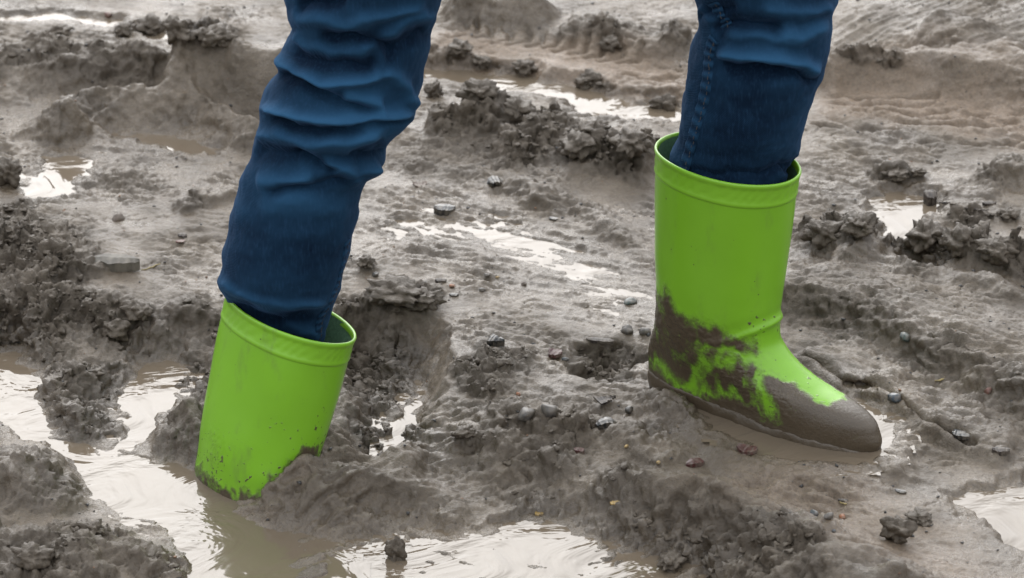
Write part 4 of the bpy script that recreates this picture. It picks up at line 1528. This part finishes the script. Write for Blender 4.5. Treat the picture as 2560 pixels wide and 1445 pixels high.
clod(2242, 1352, 66, 'rough mud clod standing on the smooth mud at lower right', .85, .8, .15)
clod(2252, 1316, 26, 'small mud clod perched against the rough clod at lower right', .9)
clod(990, 1398, 46, 'reddish brown upright mud clod standing in the front puddle', 1.3, .8, .25)
clod(380, 75, 90, 'leftmost big clod of the row at upper left', .6)
clod(450, 85, 100, 'middle big clod of the row at upper left', .65)
clod(535, 102, 100, 'rightmost big clod of the row at upper left', .6)
clod(150, 82, 70, 'flat mud clod below the pale puddle at the top left', .4)
clod(310, 82, 60, 'small clod left of the row of big clods at upper left', .5)
clod(20, 455, 80, 'square dark clod at the left edge beside the bright puddle', .8, .9, .2)
clod(985, 752, 130, 'dark flattened clod lying between the legs, above the trench', .4)
clod(1060, 760, 85, 'right end of the dark clod heap between the legs', .55)
clod(915, 662, 44, 'small clod beside the left boot opening, above the dark clod', .6)
clod(1150, 132, 75, 'dark clod behind the back puddle near the left leg', .5)
clod(1205, 158, 60, 'rounded clod at the rim of the back puddle', .5)
clod(1312, 178, 70, 'low clod standing in the far side of the back puddle', .5)
clod(1195, 245, 90, 'clod on the near bank of the back puddle, left of its middle', .6)
clod(1085, 235, 60, 'clod on the near bank of the back puddle, close to the left leg', .8)
clod(1300, 285, 90, 'clod on top of the rough heap between the legs', .6)
clod(1470, 210, 80, 'crumbled clod on the far bank of the back puddle', .6)
clod(1660, 275, 70, 'smooth round clod in the back puddle by the front leg', .7)
clod(1450, 370, 110, 'big crumbled clod in the rough heap left of the front boot', .55)
clod(1580, 375, 110, 'crumbled clod right against the front boot opening', .55)
clod(1525, 118, 60, 'dark clod on the pale flat ground far behind', .7)
clod(2060, 595, 90, 'crumbly clod in the heap right of the front boot', .7)
clod(2150, 580, 80, 'right end clod of the heap beside the shallow puddle', .7)
clod(2310, 610, 110, 'left end clod of the long heap at the right edge', .7)
clod(2400, 615, 100, 'middle clod of the long heap at the right edge', .7)
clod(2490, 640, 90, 'clod of the long heap nearest the right edge', .6)
clod(2295, 435, 40, 'small dark clod in the wet mud above the right puddle', .5)
clod(2240, 445, 70, 'broad low clod above the right puddle', .4)
clod(2520, 540, 60, 'rounded clod above the right end of the long heap', .5)
clod(345, 790, 80, 'smooth grey clod at the rim of the boot hole', .6, amp=.3)
clod(290, 835, 70, 'rounded lump on the left wall of the boot hole', .8, amp=.3)
clod(1160, 1090, 50, 'low lump in the wet mud right of the trench', .5)
clod(1680, 1410, 70, 'low clod at the right end of the front puddle', .5)
clod(2300, 1300, 64, 'long low clod beside the corner puddle', .35)
clod(230, 1330, 70, 'dark clod in the lumpy mud at lower left', .6)
clod(80, 1400, 80, 'clod in the bottom left corner', .6)


# crumbs of mud: too many to count
def scatter(name, label, mat, n, weight, smin, smax, sub, seed, flat_=.8, sink=.35, cat=None):
    r = np.random.default_rng(seed)
    V0, F0 = ico(sub)
    nv = len(V0)
    shapes = []
    for k in range(12):
        q = fbm(V0[:, 0] + k * 5, V0[:, 1], V0[:, 2], 1.3, 3, 700 + k)
        shapes.append(V0 * (1 + 1.1 * q)[:, None])
    sub_w = weight[OY:OY + len(gy), OX:OX + len(gx)]
    p = (sub_w / sub_w.sum()).ravel()
    idx = r.choice(p.size, n, p=p)
    jj, ii = np.unravel_index(idx, sub_w.shape)
    VV = np.empty((n, nv, 3), np.float32)
    for k in range(n):
        s = smin * (smax / smin) ** (r.random() ** 2.2)
        a = r.uniform(0, 6.28)
        S = shapes[k % 12] * np.array([s, s * r.uniform(.6, 1), s * flat_ * r.uniform(.6, 1.1)])
        ca, sa = math.cos(a), math.sin(a)
        x = S[:, 0] * ca - S[:, 1] * sa
        y = S[:, 0] * sa + S[:, 1] * ca
        j, i = jj[k] + OY, ii[k] + OX
        VV[k] = np.stack([x + VX[j, i], y + VY[j, i], S[:, 2] + VZ[j, i] + s * flat_ * (1 - 2 * sink) * .5], -1)
    FF = (F0[None] + (np.arange(n) * nv)[:, None, None]).reshape(-1, 3)
    return put(name, mesh_from(name, VV.reshape(-1, 3), FF, True, mat), kind='stuff', label=label, cat=cat)


vis = (np.abs(X) < .85) & (Y > -.78) & (Y < 1.12) & (near > .003)
scatter('mud_crumbs', 'crumbs of mud strewn over the rough clods', M_CLOD, 4200, np.clip(rough - .3, 0, 1) ** 1.5 * vis, .0010, .0055, 2, 41, .6, .5, cat='mud crumbs')
scatter('grit', 'fine dark grit sprinkled over the smooth mud', simple('dark_grit', (.03, .028, .026), .4, .5, 200), 2600,
        (np.clip(.9 - rough, 0, 1) * vis) * (.2 + np.clip(noise3(X * 12, Y * 12, Z0, 77), 0, 1)), .0006, .0032, 1, 42, .6, .3, cat='grit')
scatter('pale_grit', 'fine pale and reddish grit sprinkled over the mud', simple('pale_grit', (.16, .09, .05), .5, .5, 60), 260,
        (np.clip(1.1 - rough, 0, 1) * vis), .0006, .0024, 1, 43, .6, .3, cat='grit')
